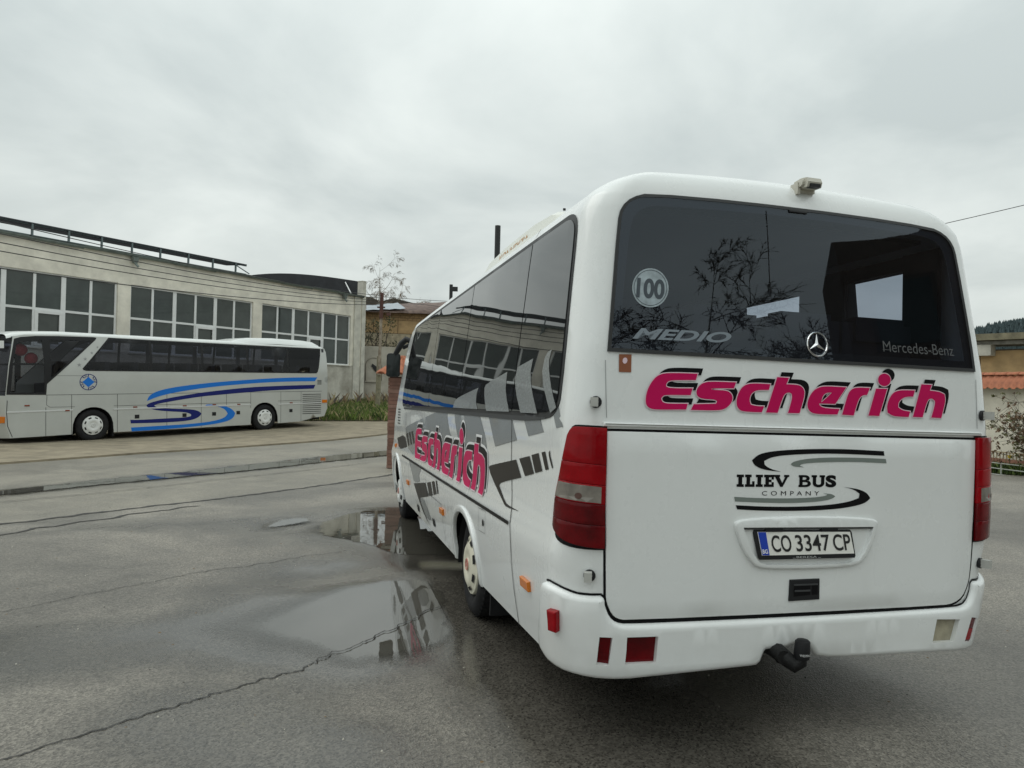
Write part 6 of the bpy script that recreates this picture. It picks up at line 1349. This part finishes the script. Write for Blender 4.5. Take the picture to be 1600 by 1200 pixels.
ringp=[SN(c2[0]+.056*math.cos(a),c2[1]+.056*math.sin(a))[0]+n_*.014 for a in np.linspace(0,2*math.pi,33)]; mb.tube(ringp,.005,6)
for k in range(3):
    a=math.pi/2+k*2*math.pi/3; tip=SN(c2[0]+.054*math.cos(a),c2[1]+.054*math.sin(a))[0]+n_*.012; 
    l_=SN(c2[0]+.011*math.cos(a+1.05),c2[1]+.011*math.sin(a+1.05))[0]+n_*.010; r_=SN(c2[0]+.011*math.cos(a-1.05),c2[1]+.011*math.sin(a-1.05))[0]+n_*.010; m0=p_+n_*.02
    mb.add([tip,l_,m0,r_],[(0,1,2),(0,2,3)])
mb.build('star_emblem',CHROME,rf)
stk=T['sticker']; mb=MB(); patch(mb,SN,[(-.968,1.729),(-.908,1.731),(-.902,1.652),(-.961,1.651)],(),.2,.003,interior=False); so=mb.build('brown_sticker',M('brown_sticker_paper',(.26,.085,.035),.5),bus); mb=MB(); patch(mb,SN,ell((-.937,1.702),.012,.014,9),(),.2,.0036,interior=False); mb.build('sticker_motif',PINK,so)
# latches, camera
for i,(w,z) in enumerate(((-1.055,1.516),(-1.052,.770),(1.058,1.518),(1.060,.770))):
    s=1 if w>0 else -1; p,n=SN(w,z); mb=MB(); d=np.array([s*.35,-.94,0]) 
    mb.lathe([(.001,0),(.026,0),(.026,.012),(.012,.014)],p,d,(0,0,1),14,1); b_=p+d*.026+np.array([s*.006,0,0])
    xf=lambda x,y,z_:tuple(b_+np.array([s*x*.94+y*.35*s,-y*.94+x*.35,z_]))
    mb.tube([p,b_],.014,8); mb.box((-.015,-.018,-.02),(.018,.024,.02),0,xf); mb.lathe([(.001,0),(.010,0),(.010,.002)],b_+d*.0185,d,(0,0,1),10,1); mb.build('panel_latch',[GREYPL,BLK],bus)
cp=np.array([.068,.12,2.612]); mb=MB(); mb.box((-.06,-.01,-.035),(.06,.06,-.01),0,lambda x,y,z:tuple(cp+np.array([x,y,z])*.8))
V=[];prof=[(-.075,-.03),(-.085,.0),(-.07,.028),(-.02,.036),(.05,.03),(.05,-.012),(.0,-.028)]
for x in (-.045,.055):
    for y,z in prof: V.append(cp+np.array([x,y,z+.012])*.8)
n=len(prof); mb.add(V,[tuple(range(n))[::-1],tuple(range(n,2*n))]+[(k,(k+1)%n,n+(k+1)%n,n+k) for k in range(n)]); mb.box((-.03,-.09,-.02),(.04,-.05,.0),1,lambda x,y,z:tuple(cp+np.array([x,y,z])*.8)); mb.lathe([(.001,0),(.02,0),(.02,.014),(.001,.016)],cp+np.array([-.045,-.03,.015])*.8,(-1,0,0),(0,0,1),12); mb.box((-.07,-.02,-.05),(-.05,.05,.02),0,lambda x,y,z:tuple(cp+np.array([x,y,z])*.8))
mb.build('reversing_camera',[M('beige_plastic',(.50,.48,.41),.5),BLK],bus)
mb=MB(); patch(mb,SN,[(-.06,2.478),(.06,2.478),(.055,2.466),(-.055,2.466)],(),.1,.014,.008,.003); mb.build('wiper_spindle',BLK,bus)
# roof air conditioner
mb=MB(); st_=[(1.72,2.64,.50),(1.80,2.80,.56),(1.9,2.885,.60),(2.1,2.935,.62),(2.5,2.955,.63),(3.4,2.955,.63),(4.0,2.93,.63),(4.5,2.86,.60),(5.0,2.72,.56),(5.2,2.62,.5)]
V=[]
for y,z,h in st_:
    for x,dz in ((-1,-.3),(-1.0,-.10),(-.97,-.03),(-.88,0),(0,.02),(.88,0),(.97,-.03),(1,-.10),(1,-.3)): V.append((x*(h+.08 if dz<-.2 else h),y,max(2.57,z+dz)))
mb.add(V,[(i*9+k+1,i*9+k,(i+1)*9+k,(i+1)*9+k+1)[::-1] for i in range(len(st_)-1) for k in range(8)]+[tuple(range(9))]); ac=mb.build('roof_air_conditioner',PAINT2,bus,True,40)
mb=MB()
for y in (2.05,2.45,2.85,3.3): mb.lathe([(.001,0),(.011,0),(.011,.014),(.001,.016)],(-.52,y,2.935 if y<2.2 else 2.955),(0,0,1),(1,0,0),8)
mb.build('housing_screw',BLK,ac)
mb=MB(); v,f=text_fit('KONVEKTA',0,.95,0,.075,shear=.3,offset=.01); V=[(-.634,3.55-x,2.80+z) for x,z in v]; mb.add(V,f); mb.build('housing_lettering',M('faded_orange',(.55,.33,.17),.6),ac)
# left mirror on its arm
mb=MB(); mc=np.array([-1.252,6.62,1.985]); 
def rbox(a,b,r): 
    out=[]
    for cx_,cy_,t0 in ((b[0]-r,b[1]-r,0),(a[0]+r,b[1]-r,1),(a[0]+r,a[1]+r,2),(b[0]-r,a[1]+r,3)):
        for k in range(5): t=(t0+k/4)*math.pi/2; out.append((cx_+r*math.cos(t),cy_+r*math.sin(t)))
    return out
rb=rbox((-.09,-.155),(.09,.155),.035); n=len(rb); V=[]
for y,s_ in ((-.0,.97),(.012,1.),(.06,.97),(.085,.8)): V+=[mc+[x*s_,y,z*s_] for x,z in rb]
mb.add(V,[(i*n+k,i*n+(k+1)%n,(i+1)*n+(k+1)%n,(i+1)*n+k)[::-1] for i in range(3) for k in range(n)]+[tuple(range(3*n,4*n)),tuple(range(n))[::-1]]); mi_=mb.build('wing_mirror',BLK,bus,True,50)
mb=MB(); mb.add([mc+[x*.9,-.002,z*.93] for x,z in rb],[tuple(range(n))]); mb.build('mirror_glass',M('mirror_glass_dark',(.02,.025,.025),.03,spec=.6),mi_)
mb=MB(); mb.tube([(-1.02,6.55,2.30),(-1.10,6.6,2.33),(-1.16,6.62,2.27),(-1.23,6.64,2.13),(-1.235,6.65,2.09)],[.035,.042,.042,.032,.016],10); mb.tube([(-1.03,6.7,2.28),(-1.13,6.66,2.22)],.025,8); mb.build('mirror_arm',BLK,mi_,True,50)
# driver's side pillar pieces near the front
mb=MB(); patch(mb,SN,[(-7.2,2.02),(-6.99,2.33),(-6.96,2.33),(-7.16,2.02)],(),.2,.014,.008); mb.build('quarter_light_bar',BLK,bus)
for z in np.linspace(1.22,1.40,6):
    mb=MB(); patch(mb,SN,[(-7.75,z),(-7.5,z),(-7.5,z+.014),(-7.75,z+.014)],(),.2,.004); mb.build('vent_slot',BLKF,bus)
# small lamp arm sticking out on the right
mb=MB(); mb.tube([(1.15,.35,1.385),(1.25,.33,1.39),(1.29,.32,1.40)],[.018,.03,.006],8); mb.build('right_marker_lamp',BLKF,bus,True)
bpy.context.view_layer.update()
